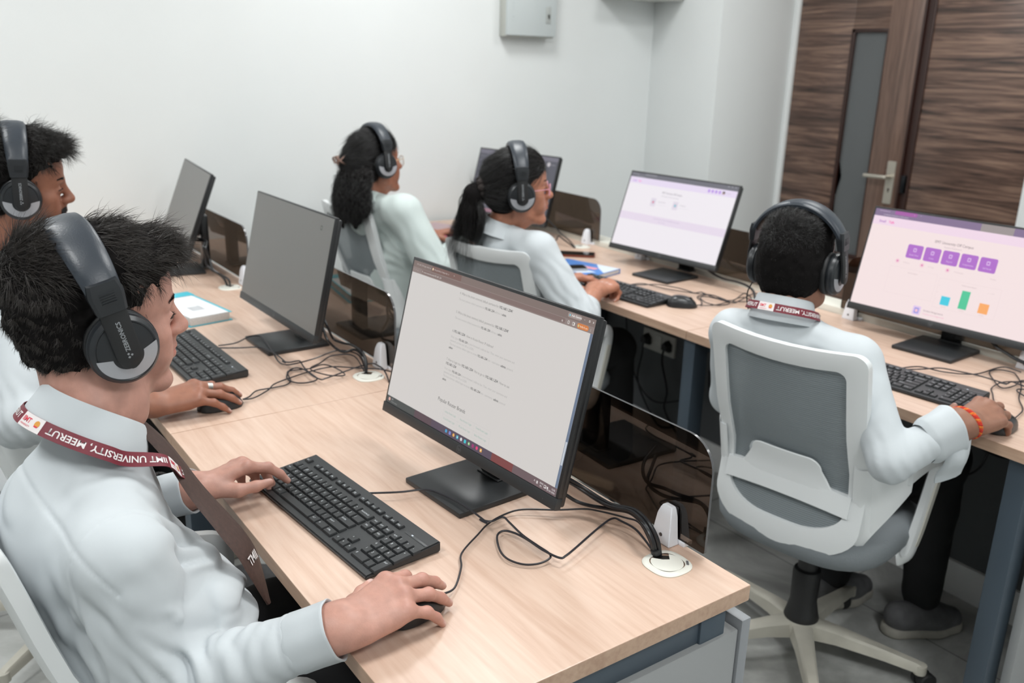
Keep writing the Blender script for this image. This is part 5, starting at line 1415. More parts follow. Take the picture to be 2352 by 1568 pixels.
# ------------------------------------------------------------------ the five people
def settle(root, base):
    """put the root Empty at the person's base while the parts keep their place"""
    root.matrix_world = T(*base); inv = root.matrix_world.inverted()
    for ch in root.children: ch.matrix_parent_inverse = inv
def short_hair(parent, h, top=.0, back=.0, tuft=.0, n=5200, ln=(.016, .030), flow=(.2, .9, .1), lift=.45, jit=.3, line=.085, temple=.050, m=None, curl=0.0, amp=.004, res=.0035, nape=-.070, w=.00042, band=None):
    S_ = Sdf(); k = h.sc
    S_.ell(h.p(0, -.011, .044), np.array((.0775, .1025, .0875)) * k, .02, '+', h.M)
    S_.ell(h.p(0, -.040, -.010), np.array((.0735, .066, .075)) * k, .03, '+', h.M)
    if top: S_.ell(h.p(0, .010, .092), np.array((.064, .082, .040 + top)) * k, .04, '+', h.M)
    if back: S_.ell(h.p(0, -.064, .058), np.array((.070, .050 + back, .066)) * k, .04, '+', h.M)
    if tuft: S_.ell(h.p(.012, .074, .101), np.array((.046, .016 + tuft, .018 + tuft * .5)) * k, .03, '+', h.M)
    S_.box(h.p(0, .148, line - .12), np.array((.2, .080, .120)) * k, .03 * k, .012, '-', h.M)
    S_.box(h.p(0, .128, temple - .12), np.array((.2, .088, .120)) * k, .02 * k, .012, '-', h.M)
    S_.box(h.p(0, .105, -.11), np.array((.2, .098, .115)) * k, .02 * k, .012, '-', h.M)
    S_.box(h.p(0, -.05, nape - .1), np.array((.2, .2, .1)) * k, .01 * k, .012, '-', h.M)
    S_.ell(h.p(0, -.030, -.085), np.array((.056, .048, .06)) * k, .012, '-', h.M)
    S_.disp.append(lambda P, d: amp * nz(P - h.H, 130, 1.0) + amp * .5 * nz(P - h.H, 310, 2.0))
    A = np.array([h.p(x, y, z) for x in (-.1, .1) for y in (-.15, .14) for z in (-.10, .17)])
    v, f = S_.mesh(A.min(0) - .02, A.max(0) + .02, res, 1)
    nn = vnormals(v, f); q = h.loc(v); nl = nn @ h.M
    ok = np.nonzero((nl[:, 2] > -.55) & ~((q[:, 1] > .02) & (nl[:, 2] < -.1)))[0]
    if band is not None:   # no strands sprout through the headband
        bi = np.array(band.inverted()); ql = v[ok] @ bi[:3, :3].T + bi[:3, 3]
        ok = ok[~((np.abs(ql[:, 1] + .006) < .030) & (ql[:, 2] > .0))]
    idx = rng.choice(ok, n)
    z = q[idx, 2]; y = q[idx, 1]; NN = nn[idx]
    up = np.clip((z - .045) / .05, 0, 1)
    L = rng.uniform(*ln, n) * k * (.35 + .65 * up)
    fl = (h.M @ np.array(flow, float))[None] * up[:, None] + (h.M @ np.array([0, -.45, -.9]))[None] * (1 - up)[:, None]
    fl = fl + rng.normal(0, jit, fl.shape)
    fl = fl - NN * (fl * NN).sum(1)[:, None]; fl /= np.linalg.norm(fl, axis=1)[:, None] + 1e-9
    fr = 1 + 1.2 * np.clip((y - .055) / .04, 0, 1)      # the fringe stands up a little more
    d = fl + NN * (lift * (.45 + .55 * up) * fr * rng.uniform(.2, 1.5, n))[:, None]
    d /= np.linalg.norm(d, axis=1)[:, None]
    sv, sf = strands(v[idx] - NN * .002, d, L, w * k, 5, None, curl, 5, .35, .06)
    return np_obj('hair', [(v, f, 1), (sv, sf, 0)], [m or M_hair, M_scalp], parent)
def cuff(parent, W, E_, r, ln=.06, m=None, flare=1.05, seed=0.0, over=.0, squash=1.0, nrm=(0, 0, 1)):
    """buttoned shirt cuff: an open tube with a hem, from W back towards the elbow"""
    W = Vector(W); d = (Vector(E_) - W).normalized(); u = Vector(nrm); u = (u - d * u.dot(d)).normalized(); s = d.cross(u)
    bm = NB(); rings = []; n = 40
    for t, k, o in ((ln + .01, .97, -.004), (ln, 1.0, 0), (ln * .9, 1.01, .0012), (ln * .5, 1.02, .0005), (.005, flare, .0), (.0012, flare, .0008), (0, flare, .0), (.0008, flare, -.0022), (.006, flare * .985, -.0028), (ln * .6, .99, -.0035)):
        rr = []
        for j in range(n):
            a = 2 * math.pi * j / n; q = r * k + o + .0012 * math.sin(3 * a + seed) * (1 - t / ln) + .0007 * math.sin(7 * a + 2 * seed)
            rr.append(W + d * t + s * q * math.cos(a) + u * q * math.sin(a) * squash)
        rings.append(rr)
    add_loft(bm, rings, True, False)
    return obj('cuff', bm, m or M_shirt, parent, 60)
def seam(pt, nrm, c, rad, depth=.0026, w=.0030):
    pt = np.array(pt, float); nrm = unit(nrm); c = np.array(c, float)
    return lambda P, d: depth * np.exp(-(((P - pt) @ nrm) / w) ** 2) * (((P - c) ** 2).sum(1) < rad * rad)
def tie_strip(parent, path, ups, widths, m, words=None):
    P = catmull(path, 8); U_ = catmull(ups, 8); n = len(P)
    Wd = [np.interp(i / (n - 1) * (len(widths) - 1), range(len(widths)), widths) for i in range(n)]
    bm = NB(); rings = []
    for i, p in enumerate(P):
        t = (P[min(i + 1, n - 1)] - P[max(i - 1, 0)]).normalized(); u = U_[i]; u = (u - t * u.dot(t)).normalized(); s = t.cross(u); w_ = Wd[i] / 2
        rings.append([p + s * a * w_ + u * b for a, b in ((-1, 0), (-.9, .0025), (-.4, .004), (.4, .004), (.9, .0025), (1, 0), (.5, -.002), (-.5, -.002))])
    add_loft(bm, rings); o = obj('tie', bm, m, parent, 50)
    if words:
        tx, i0, sz = words; bm = NB()
        p = P[i0]; t = (P[i0 - 3] - P[i0 + 3]).normalized(); u = U_[i0]; u = (u - t * u.dot(t)).normalized(); s = u.cross(t)
        add_text(bm, tx, lambda a, b: p + u * .0052 + t * (b - .004) + s * a, sz, 0, 'C', None, True); obj('embroidery', bm, M_lanw, o, None)
    return o
def shoe(parent, toe, heel, up=(0, 0, 1), m=None):
    toe, heel = np.array(toe, float), np.array(heel, float); d = toe - heel; L = np.linalg.norm(d); d /= L; s = np.cross(d, up)
    S_ = Sdf(); S_.cone(heel + d * .04 + V(0, 0, .062), heel + d * L * .48 + V(0, 0, .052), .033, .034, .03); S_.cone(heel + d * .05 + V(0, 0, .045), heel + d * (L * .62) + V(0, 0, .042), .036, .040, .03); S_.cone(heel + d * L * .62 + V(0, 0, .040), toe - d * .036 + V(0, 0, .036), .042, .033, .03)
    S_.box(heel + d * L / 2 + V(0, 0, -.08), (.4, .4, .1), .01, .004, '-')
    lo = np.minimum(toe, heel) - .08; hi = np.maximum(toe, heel) + .13; lo[2] = -.01
    v, f = S_.mesh(lo, hi, .005, 1)
    o = np_obj('shoe', [(v, f, 0)], m or mat('shoe_grey', rgb(104, 104, 106), .7, noise=.2, nscale=40), parent)
    S2 = Sdf(); S2.cone(heel + d * .04 + V(0, 0, .012), heel + d * L * .6 + V(0, 0, .012), .040, .045, .03); S2.cone(heel + d * L * .6 + V(0, 0, .012), toe - d * .036 + V(0, 0, .014), .045, .037, .03); S2.box(heel + d * L / 2 + V(0, 0, .0155), (.4, .4, .0150), .004, .004, '&')
    v, f = S2.mesh(lo, hi, .005, 1); np_obj('sole', [(v, f, 0)], mat('shoe_sole', rgb(178, 174, 164), .6, noise=.15, nscale=30), o)
    bm = NB()
    for k in range(4):
        c = heel + d * (L * (.42 + .085 * k)) + V(0, 0, .083 - .007 * k); add_tube(bm, [Vector(c - s * .016 - V(0, 0, .005)), Vector(c), Vector(c + s * .016 - V(0, 0, .005))], .0022, 6)
    obj('laces', bm, mat('lace_dark', rgb(40, 42, 46), .7), o)
def trousers(parent, hips, knees, ankles, waist, res=.009, m=None):
    S_ = Sdf()
    S_.cone(waist, (np.array(hips[0]) + np.array(hips[1])) / 2, .135, .14, .05)
    for a, b, c in zip(hips, knees, ankles): S_.cone(a, b, .092, .070, .05); S_.cone(b, c, .070, .052, .03)
    S_.disp.append(lambda P, d: .004 * nz(P, 40, .5))
    A = np.array([*hips, *knees, *ankles, waist], float); lo = A.min(0) - .16; hi = A.max(0) + .16; lo[2] = max(lo[2], .035)
    v, f = S_.mesh(lo, hi, res, 1); np_obj('trousers', [(v, f, 0)], m or M_trou, parent)
WHO = globals().get('WHO', 'ABCDE')

def person_front():
    root = thing('person', 'person in white shirt and brown tie at the front desk, typing with headphones on', 'person')
    h = Head((-.555, -.795, 1.16), 4.5, -3, 6)
    nk = V(-.522, -.822, 1.040)
    SR, SL, ER, EL = V(-.345, -.838, .892), V(-.715, -.80, .898), V(-.322, -.812, .690), V(-.835, -.80, .72)
    WR, WL = V(-.196, -.600, .790), V(-.690, -.650, .796)
    hr = Hand(WR, (-.14, .98, .15), (.16, -.15, 1), False, [(28, 42, 24), (22, 18, 10), (23, 20, 10), (26, 24, 12)], (7, 0, -8, -17), ((.70, .62, -.45), (.55, .8, -.3), (.4, .85, -.2)), 1.0)
    hl = Hand(WL, (-.22, .96, .12), (-.30, -.1, .95), True, [(26, 24, 12), (36, 52, 30), (40, 60, 30), (40, 60, 30)], (6, 0, -6, -12), ((.50, .72, -.42), (.20, .95, -.18), (.1, .98, -.15)), .98)
    core = dict(neck=nk, nr=.055, adam=True, chains=[([nk + V(0, 0, -.03), V(-.50, -.84, .82), V(-.47, -.785, .70), V(-.46, -.79, .55)], [.042, .07, .085, .09]), ([V(-.515, -.855, .84), SR, ER, WR], [.04, .036, .032, .024]), ([V(-.515, -.855, .84), SL, EL, WL], [.04, .036, .032, .024]), ([V(-.40, -.80, .54), V(-.40, -.50, .53), V(-.40, -.42, .12)], [.07, .05, .035]), ([V(-.54, -.80, .54), V(-.60, -.50, .53), V(-.62, -.45, .12)], [.07, .05, .035])])
    skin = rgb(188, 141, 126)[:3]
    body_obj(root, h, [hr, hl], core, skin, {}, dict(stubble=.28), elbows=(WR + (ER - WR) * .5, WL + (EL - WL) * .5))
    eyes(root, h, (0, -.35)); brows(root, h, .008, 300)
    mw = h.mat4(17, -.002) @ Matrix.Scale(1.05, 4)
    short_hair(root, h, top=-.006, back=.002, tuft=.004, band=mw, n=21000, ln=(.024, .048), flow=(.30, .9, .10), lift=.17, jit=.24, curl=.10, w=.00036, line=.088, temple=.058, m=mat('dark_brown_hair', rgb(50, 45, 42), .45), amp=.006)
    # shirt
    S_ = Sdf()
    S_.ell((-.500, -.838, .805), (.165, .108, .140), .05); S_.ell((-.530, -.882, .875), (.150, .078, .085), .05); S_.ell((-.455, -.775, .700), (.156, .128, .135), .06); S_.cone((-.46, -.79, .66), (-.46, -.79, .54), .128, .135, .06)
    S_.cone(nk + V(.035, -.012, -.108), SR + V(-.02, 0, .0), .054, .058, .05); S_.cone(nk + V(-.035, -.012, -.108), SL + V(.02, 0, 0), .054, .058, .05)
    S_.cone(nk + V(0, -.006, -.050), nk + V(0, -.02, -.13), .057, .085, .04)
    S_.cone(SR, ER, .062, .060, .03); S_.cone(ER, WR + (ER - WR) * .29, .058, .0415, .02)
    S_.cone(SL, EL, .062, .058, .03); S_.cone(EL, WL + (EL - WL) * .27, .056, .038, .02)
    S_.cone(nk + V(0, 0, -.012), nk + V(0, .01, .1), .055, .060, .006, '-'); S_.ball(nk + V(0, .035, .0), .048, .01, '-')
    S_.box((-.5, -.86, .40), (.5, .5, .10), .01, .01, '-')
    S_.disp.append(wrinkles([(ER + V(.02, .03, .03), .075, (.4, .7, .5), .028, .014), (ER + (WR - ER) * .40, .065, (.75, .6, .5), .030, .0055), (SR + V(.0, .03, -.12), .10, (.55, .75, .2), .045, .010), (SR + V(.03, -.02, -.08), .06, (.9, .2, .4), .03, .006), (V(-.40, -.78, .83), .085, (.8, .5, -.5), .038, .013), (V(-.42, -.70, .74), .11, (.15, .45, .9), .038, .014), (V(-.40, -.73, .65), .10, (.3, .4, .85), .042, .014), (SR + V(.0, -.05, -.10), .07, (1, -.3, .35), .04, .006), (V(-.50, -.95, .88), .10, (.2, .4, 1), .06, .003), (V(-.44, -.83, .90), .07, (.6, .6, -.5), .035, .005)]))
    sd = unit(SR - V(-.54, -.86, .90) + V(0, 0, -.02))
    S_.disp.append(seam(SR + V(.004, 0, .012), sd + V(0, 0, .25), SR, .105)); S_.disp.append(seam((0, -.905, .945), (0, .80, .60), (-.50, -.93, .95), .24, .0024))
    S_.disp.append(seam(WR + (ER - WR) * .29, ER - WR, WR + (ER - WR) * .25, .07, .0022))
    v, f = S_.mesh((-.92, -1.06, .48), (-.14, -.56, 1.05), .0033, 1)
    sh = np_obj('shirt', [(v, f, 0)], M_shirt, root)
    cuff(sh, WR + (ER - WR) * .045, ER, .0400, .062, seed=1.0); cuff(sh, WL + (EL - WL) * .02, EL, .0375, .058, seed=2.0)
    up = V(-.06, .40, 1.0)
    cl = collar(sh, nk + V(0, -.002, -.012), up, (.05, 1, -.1), .062, .067, .036, 20, .040, .050, .014, M_shirt, .022)
    tie_strip(root, [(-.512, -.768, 1.010), (-.500, -.735, .962), (-.475, -.705, .900), (-.448, -.676, .850), (-.425, -.650, .800), (-.400, -.632, .722)], [(.2, .8, .6), (.3, .8, .4), (.4, .8, .4), (.4, .75, .5), (.4, .7, .5), (.4, .75, .5)], [.050, .058, .062, .066, .070, .064, .010], M_tie, ('IIMT', 33, .020))
    bm = NB(); add_lathe(bm, [(.001, .015), (.013, .014), (.016, .008), (.011, -.012), (.001, -.014)], 14, Matrix.Translation((-.516, -.778, 1.012)) @ Matrix.Rotation(R(-35), 4, 'X') @ Matrix.Diagonal((1, .75, 1, 1))); obj('tie_knot', bm, M_tie, root)
    trousers(root, [(-.39, -.80, .55), (-.55, -.80, .55)], [(-.40, -.42, .55), (-.61, -.42, .55)], [(-.40, -.36, .10), (-.63, -.40, .10)], (-.47, -.80, .58))
    shoe(root, (-.40, -.18, 0), (-.40, -.44, 0)); shoe(root, (-.64, -.22, 0), (-.63, -.48, 0))
    settle(root, (-.5, -.9, 0))
    headphones(mw, 'headphones worn by the front man in the brown tie', None, 0, .139)
    # lanyard: nape, right side of the collar, front of the chest
    U_ = unit(up); rt = unit(np.cross(V(.05, 1, -.1), U_)); fw = np.cross(U_, rt)
    path = []; ups = []
    for a in (-100, -60, -25, 0, 25, 50, 75, 100, 118):
        e = abs(a) / 180; P_ = nk + rt * (.085 + .010 * max(0, (abs(a) - 50) / 60)) * math.sin(R(a)) - fw * .089 * math.cos(R(a)) + U_ * (-.022 - .045 * e ** 2)
        path.append(tuple(P_)); ups.append(tuple(rt * math.sin(R(a)) - fw * math.cos(R(a)) + U_ * .45))
    path += [(-.440, -.752, .975), (-.462, -.730, .945), (-.498, -.712, .920)]; ups += [(.35, .8, .45), (.2, .95, .3), (.1, .95, .3)]
    words = [('upright', .122, .172, 'MEERUT'), ('patch', .178, .218, ''), ('text', .226, .395, 'IIMT UNIVERSITY, MEERUT'), ('patch', .400, .438, ''), ('text', .445, .50, 'MEERUT')]
    lanyard('maroon lanyard around the neck of the front man with tie', path, ups, .0205, words)
    # watch with a black link strap over the cuff of the left arm
    d = unit(EL - WL); c = WL + d * .075; q = Vector(d).to_track_quat('Z', 'Y').to_matrix().to_4x4(); q.translation = Vector(c)
    t = thing('wristwatch', 'black link wristwatch on the left wrist of the front man', 'watch', q)
    bm = NB(); n = 22
    for k in range(n):
        a = 2 * math.pi * k / n; M = Matrix.Rotation(a, 4, 'Z') @ Matrix.Translation((.0435, 0, 0))
        add_box(bm, (-.002, -.0058, -.011), (.0022, .0058, -.004), .0008, M); add_box(bm, (-.002, -.0058, -.0035), (.0026, .0058, .0035), .0008, M); add_box(bm, (-.002, -.0058, .004), (.0022, .0058, .011), .0008, M)
    obj('strap', bm, M_hpm, t, 30)
    bm = NB(); wd = Matrix.Rotation(R(70), 4, 'Z') @ Matrix.Translation((.045, 0, 0)) @ Matrix.Rotation(R(90), 4, 'Y'); add_lathe(bm, [(.001, 0), (.017, 0), (.019, .003), (.018, .008), (.015, .009), (.001, .009)], 24, wd); obj('case', bm, mat('watch_case', rgb(30, 32, 36), .25, .6), t)
if 'A' in WHO: person_front()
def simple_person(label, h, nk, SR, SL, ER, EL, WR, WL, skin, hands, pelvis, belly, chest, knees, ankles, shirt_m, female=False, hk=None, tk=None, folds=(), rs=(.056, .054, .040), chr_=(.155, .105, .15), bel=(.140, .115, .15), cuffs=(True, True), res=.0055, hres=.003, col=None, hole=True, gain=1.0, elbows=None, hips=None, slv=.25):
    root = thing('person', label, 'person')
    core = dict(neck=nk, nr=.046 if female else .054, hand_gain=gain, chains=[([nk + V(0, 0, -.03), chest, belly, pelvis], [.042, .075, .08, .09]), ([chest, SR, ER, WR], [.04, .036, .031, .024]), ([chest, SL, EL, WL], [.04, .036, .031, .024])] + [([pelvis + V(s_ * .08, 0, 0), k, a], [.07, .05, .035]) for s_, k, a in zip((1, -1), knees, ankles)])
    body_obj(root, h, hands, core, skin, dict(female=female, **(hk or {})), dict(female=female, **(tk or {})), hres, hres, elbows or (WR + (ER - WR) * .6, WL + (EL - WL) * .6))
    eyes(root, h, (0, -.25))
    S_ = Sdf()
    S_.ell(chest, chr_, .05); S_.ell(belly, bel, .06); S_.cone(belly, pelvis, bel[1] * 1.08, .150, .06)
    for sh, s_ in ((SR, 1), (SL, -1)):
        dr = unit(sh - nk); S_.cone(nk + dr * .03 + V(0, 0, -.055), sh - dr * .015, .052, rs[0], .05)
    S_.cone(nk + V(0, 0, -.03), nk + V(0, 0, -.10), .055, .08, .04)
    for sh, el, wr in ((SR, ER, WR), (SL, EL, WL)):
        S_.cone(sh, el, rs[0], rs[1], .03); S_.cone(el, wr + (el - wr) * slv, rs[1] * .98, rs[2], .02)
    up = h.p(0, -.03, 0) - nk
    if hole: S_.cone(nk + V(0, 0, -.01), nk + unit(up) * .1, .050 if female else .054, .056, .006, '-'); S_.ball(nk + h.M @ V(0, .035, 0), .045, .01, '-')
    S_.box((pelvis[0], pelvis[1], pelvis[2] - .19), (.5, .5, .1), .01, .01, '-')
    S_.disp.append(wrinkles(list(folds)))
    A = np.array([SR, SL, ER, EL, WR, WL, pelvis, chest, belly]); lo = A.min(0) - .18; hi = A.max(0) + .17
    v, f = S_.mesh(lo, hi, res, 2)
    sh = np_obj('shirt', [(v, f, 0)], shirt_m, root)
    if cuffs[0]: cuff(sh, WR + (ER - WR) * .04, ER, rs[2] * .97, .062, shirt_m, seed=1.0)
    if cuffs[1]: cuff(sh, WL + (EL - WL) * .04, EL, rs[2] * .97, .062, shirt_m, seed=2.0)
    fw = h.M @ V(0, 1, 0)
    if col is not None: collar(sh, nk + V(0, 0, -.010), up, (fw[0], fw[1], -.1), m=shirt_m, **col)
    trousers(root, hips or [pelvis + V(.085, .01, .02), pelvis + V(-.085, .01, .02)], knees, ankles, pelvis + V(0, 0, .04))
    return root, sh, unit(up)
def ring_lanyard(label, nk, up, fwd, r, words, n0=-130, n1=130, drop=.045, lift=-.024):
    U_ = unit(up); rt = unit(np.cross(np.array(fwd, float), U_)); fw = np.cross(U_, rt); path = []; ups = []
    for a in range(n0, n1 + 1, 26):
        e = abs(a) / 180; path.append(tuple(nk + rt * r * math.sin(R(a)) - fw * (r + .004) * math.cos(R(a)) + U_ * (lift - drop * e ** 2))); ups.append(tuple(rt * math.sin(R(a)) - fw * math.cos(R(a)) + U_ * .35))
    for k in range(1, 4): path.append(tuple(np.array(path[-1]) + fw * .02 + V(0, 0, -.06) - rt * .012)); ups.append(tuple(fw))
    return lanyard(label, path, ups, .0195, words)

def person_ring():
    h = Head((-1.690, -.745, 1.205), -4, -7, 8)
    nk = h.p(0, -.045, -.165); WR, WL = V(-1.160, -.600, .790), V(-1.80, -.66, .79)
    hr = Hand(WR, (.02, 1, .10), (.10, -.05, 1), False, [(22, 30, 18), (18, 16, 10), (18, 16, 10), (20, 18, 10)], (10, 2, -6, -14), ((.75, .6, -.4), (.6, .78, -.25), (.5, .85, -.2)), 1.04)
    hl = Hand(WL, (.1, 1, .05), (-.2, 0, 1), True)
    SR, SL, ER, EL = V(-1.500, -.815, .955), V(-1.875, -.79, .955), V(-1.335, -.845, .735), V(-1.98, -.80, .73)
    skin = rgb(146, 98, 78)[:3]
    root, sh, up = simple_person('person in white shirt at the second front desk, dark moustache and a ring', h, nk, SR, SL, ER, EL, WR, WL, skin, [hr, hl], V(-1.63, -.82, .55), V(-1.66, -.82, .70), V(-1.69, -.85, .86), [V(-1.55, -.48, .55), V(-1.76, -.48, .55)], [V(-1.54, -.42, .1), V(-1.78, -.44, .1)], M_shirt, False, {}, dict(stubble=.75), [(ER, .09, (.4, .7, .5), .035, .008), (SR + V(0, 0, -.1), .1, (.5, .7, .3), .05, .006)], col=dict(rx=.062, ry=.066, gap=20), cuffs=(False, True), elbows=(ER + (WR - ER) * .15, WL + (EL - WL) * .6))
    brows(root, h, .0065, 220)
    mw = h.mat4(5, -.002)
    short_hair(root, h, top=.008, back=.002, tuft=.008, band=mw, n=13000, ln=(.026, .054), flow=(.35, .85, .2), lift=.30, jit=.36, w=.00038, line=.086, temple=.056, curl=.20, m=M_hair, amp=.006)
    # moustache and chin beard
    r = []; d = []
    for i in range(700):
        x = rng.uniform(-.026, .026); z = -.0445 - .18 * abs(x) + rng.uniform(-.0045, .0045); y = .1045 - 14 * x * x * 1.2
        r.append(h.p(x, y, z)); d.append(h.M @ unit([np.sign(x) * .7, .25, -.75]))
    for i in range(300):
        x = rng.uniform(-.02, .02); z = rng.uniform(-.112, -.088); r.append(h.p(x, .0985 - 9 * x * x - 1.5 * abs(z + .1) , z)); d.append(h.M @ unit([x * 20, .3, -.9]))
    v, f = strands(np.array(r), np.array(d), rng.uniform(.005, .011, len(r)), .00045, 3, None, 0, 1, .3, .25); np_obj('moustache', [(v, f, 0)], M_hair2, root)
    shoe(root, (-1.54, -.2, 0), (-1.54, -.46, 0)); shoe(root, (-1.78, -.22, 0), (-1.78, -.48, 0))
    settle(root, (-1.63, -.9, 0))
    headphones(mw, 'headphones worn by the man with the moustache', None, 0, .150)
    # banded ring on the middle finger
    a, b = hr.f_[1][0], hr.f_[1][1]; dd = unit(b - a); c = a + dd * .024; q = Vector(dd).to_track_quat('Z', 'Y').to_matrix().to_4x4(); q.translation = Vector(c)
    t = thing('finger_ring', 'silver banded ring on the hand holding the second mouse', 'ring', q)
    ms, mk = mat('ring_silver', rgb(180, 180, 176), .3, .9), mat('ring_dark', rgb(50, 48, 46), .4)
    for z, m_, nm in ((-.0042, ms, 'band'), (-.0014, ms, 'band'), (.0014, ms, 'band'), (.0042, ms, 'band')):
        bm = NB(); add_lathe(bm, [(.0102, z - .0010), (.0112, z - .0008), (.0112, z + .0008), (.0102, z + .0010)], 28, None, 0, False); obj(nm, bm, m_, t)
    bm = NB(); add_lathe(bm, [(.0101, -.005), (.0106, -.005), (.0106, .005), (.0101, .005)], 28, None, 0, False); obj('inlay', bm, mk, t)
if 'B' in WHO: person_ring()

def person_back():
    h = Head((-.508, .700, 1.087), 15, 1, -1)
    nk = h.p(0, -.045, -.084); WR, WL = V(-.128, .842, .795), V(-.66, .98, .79)
    hr = Hand(WR, (.06, 1, .12), (.25, -.05, 1), False, [(22, 30, 18), (22, 30, 18), (25, 34, 20), (30, 40, 24)], (6, 0, -5, -10), ((.70, .62, -.45), (.5, .8, -.3), (.4, .85, -.2)), 1.04)
    hl = Hand(WL, (.1, 1, .05), (-.2, 0, 1), True)
    SR, SL, ER, EL = V(-.330, .725, .892), V(-.650, .670, .888), V(-.188, .675, .720), V(-.715, .76, .68)
    skin = rgb(150, 106, 86)[:3]
    root, sh, up = simple_person('person seen from behind in white shirt facing the pink screen, orange bracelet on wrist', h, nk, SR, SL, ER, EL, WR, WL, skin, [hr, hl], V(-.49, .80, .52), V(-.495, .775, .66), V(-.500, .735, .80), [V(-.34, 1.19, .54), V(-.60, 1.19, .54)], [V(-.345, 1.235, .10), V(-.56, 1.12, .10)], M_shirt, False, {}, {}, [(ER, .07, (.8, .5, .6), .022, .0035), (ER + (WR - ER) * .55, .06, (.7, .8, .5), .024, .0035), (V(-.50, .62, .86), .11, (.15, .2, 1), .035, .006), (SR + V(.03, 0, -.1), .09, (.7, .6, .2), .04, .003), (V(-.42, .66, .88), .07, (.8, .1, .6), .03, .004)], rs=(.054, .046, .040), col=dict(rx=.058, ry=.062, gap=20, drop=.035, fold=.056, flare=.010, hgt=.032), cuffs=(False, True), gain=.88, res=.0048)
    # open cuff hanging under the right wrist
    d = unit(ER - WR); cc = cuff(sh, WR + d * .03, ER, .043, .066, M_shirt, 1.12, 1.0, squash=1.25)
    bm = NB(); W_ = Vector(WR + d * .030); dv = Vector(d); sv = dv.cross(Vector((0, 0, 1))).normalized() * -1
    rings = []
    for i in range(9):
        t_ = i / 8; p = W_ + Vector((0, 0, -.030 - .085 * t_)) + sv * (.030 - .012 * t_ + .006 * math.sin(5 * t_))
        rings.append([p + dv * a * (1 - .12 * t_) + sv * (b + .006 * math.sin(60 * a + 4 * t_)) for a, b in ((-.034, 0), (-.018, .006), (0, .009), (.018, .006), (.034, -.004), (.034, -.007), (.018, .003), (0, .006), (-.018, .003), (-.034, -.003))])
    add_loft(bm, rings); obj('cuff_flap', bm, M_shirt, cc, 60)
    mw = h.mat4(3, -.002)
    short_hair(root, h, top=-.004, back=.0, tuft=0.0, band=mw, n=15000, ln=(.012, .026), flow=(.2, .7, .1), lift=.4, jit=.45, line=.085, m=M_hair2, amp=.0025, nape=-.085)
    shoe(root, (-.270, 1.335, 0), (-.375, 1.115, 0)); shoe(root, (-.52, 1.27, 0), (-.57, 1.03, 0))
    settle(root, (-.49, .8, 0))
    t = headphones(mw, 'headphones with microphone on the man seen from behind', -1, 0, .148)
    hp_cord(t, mw, [tuple(h.p(-.10, .0, -.05)), tuple(h.p(-.115, .0, -.09)), tuple(h.p(-.11, .02, -.15)), tuple(h.p(-.10, .10, -.24))])
    fw = h.M @ V(0, 1, 0)
    ring_lanyard('maroon lanyard around the neck of the man seen from behind', nk + V(0, 0, .020), up, (fw[0], fw[1], -.1), .0815, [('upright', .115, .162, 'MEERUT'), ('patch', .166, .204, ''), ('text', .209, .372, 'IIMT UNIVERSITY, MEERUT')])
    # braided thread bracelet
    dd = unit(hr.f); c = WR + dd * .004 + V(0, 0, -.002); q = Vector(unit(dd * .8 - d * .5)).to_track_quat('Z', 'Y').to_matrix().to_4x4(); q.translation = Vector(c)
    t = thing('thread_bracelet', 'orange and red braided thread bracelet on the wrist by the right keyboard', 'bracelet', q)
    for j, (c_, nm) in enumerate(((rgb(206, 60, 30), 'strand'), (rgb(222, 120, 40), 'strand'), (rgb(190, 40, 30), 'strand'))):
        bm = NB(); pts = []
        for k in range(120):
            a = 2 * math.pi * k / 120; ph = a * 14 + 2.094 * j; rr = .0372 + .0030 * math.cos(ph); pts.append(Vector((rr * math.cos(a), rr * .86 * math.sin(a), .0030 * math.sin(ph))))
        add_tube(bm, pts, .0036, 7, 0, False, True); obj(nm, bm, mat('thread_%d' % j, c_, .8, noise=.3, nscale=260), t)
if 'E' in WHO: person_back()

# ------------------------------------------------------------------ the two girls
M_scr = mat('scrunchie_brown', rgb(44, 36, 34), .8, bump=.6, bscale=90, bdist=.003)
def cap_hair(h, extra, n, front=.082, flow_pt=(0, -.10, .02), m=None, res=.004, amp=.0015, L=(.03, .06)):
    """smooth hair drawn back over the skull towards a gathering point"""
    S_ = Sdf(); k = h.sc
    S_.ell(h.p(0, -.011, .044), np.array((.0790, .1035, .0900)) * k, .02, '+', h.M); S_.ell(h.p(0, -.040, -.015), np.array((.0755, .069, .078)) * k, .03, '+', h.M)
    S_.ell(h.p(0, .02, .060), np.array((.070, .072, .066)) * k, .03, '+', h.M)
    extra(S_)
    S_.box(h.p(0, .150, front - .125), np.array((.2, .080, .120)) * k, .04 * k, .012, '-', h.M)
    S_.box(h.p(0, .125, .045 - .12), np.array((.2, .092, .120)) * k, .03 * k, .014, '-', h.M)
    S_.disp.append(lambda P, d: amp * nz(P - h.H, 150, 1.0))
    return S_
def drawn_strands(h, v, f, n, target, L, w=.00045, lift=.08, jit=.10):
    nn = vnormals(v, f); nl = nn @ h.M; q = h.loc(v)
    ok = np.nonzero((nl[:, 2] > -.6) & ~((q[:, 1] > .03) & (nl[:, 1] > .5) & (q[:, 2] < .03)))[0]; idx = rng.choice(ok, n); NN = nn[idx]
    d = h.p(*target) - v[idx]; d /= np.linalg.norm(d, axis=1)[:, None]
    d = d - NN * (d * NN).sum(1)[:, None]; d /= np.linalg.norm(d, axis=1)[:, None] + 1e-9
    bend = (h.p(*target) - v[idx]); bend /= np.linalg.norm(bend, axis=1)[:, None]
    return strands(v[idx] + NN * .0005, d + NN * lift, rng.uniform(*L, n), w, 5, bend * .5, 0, 1, 0, jit)
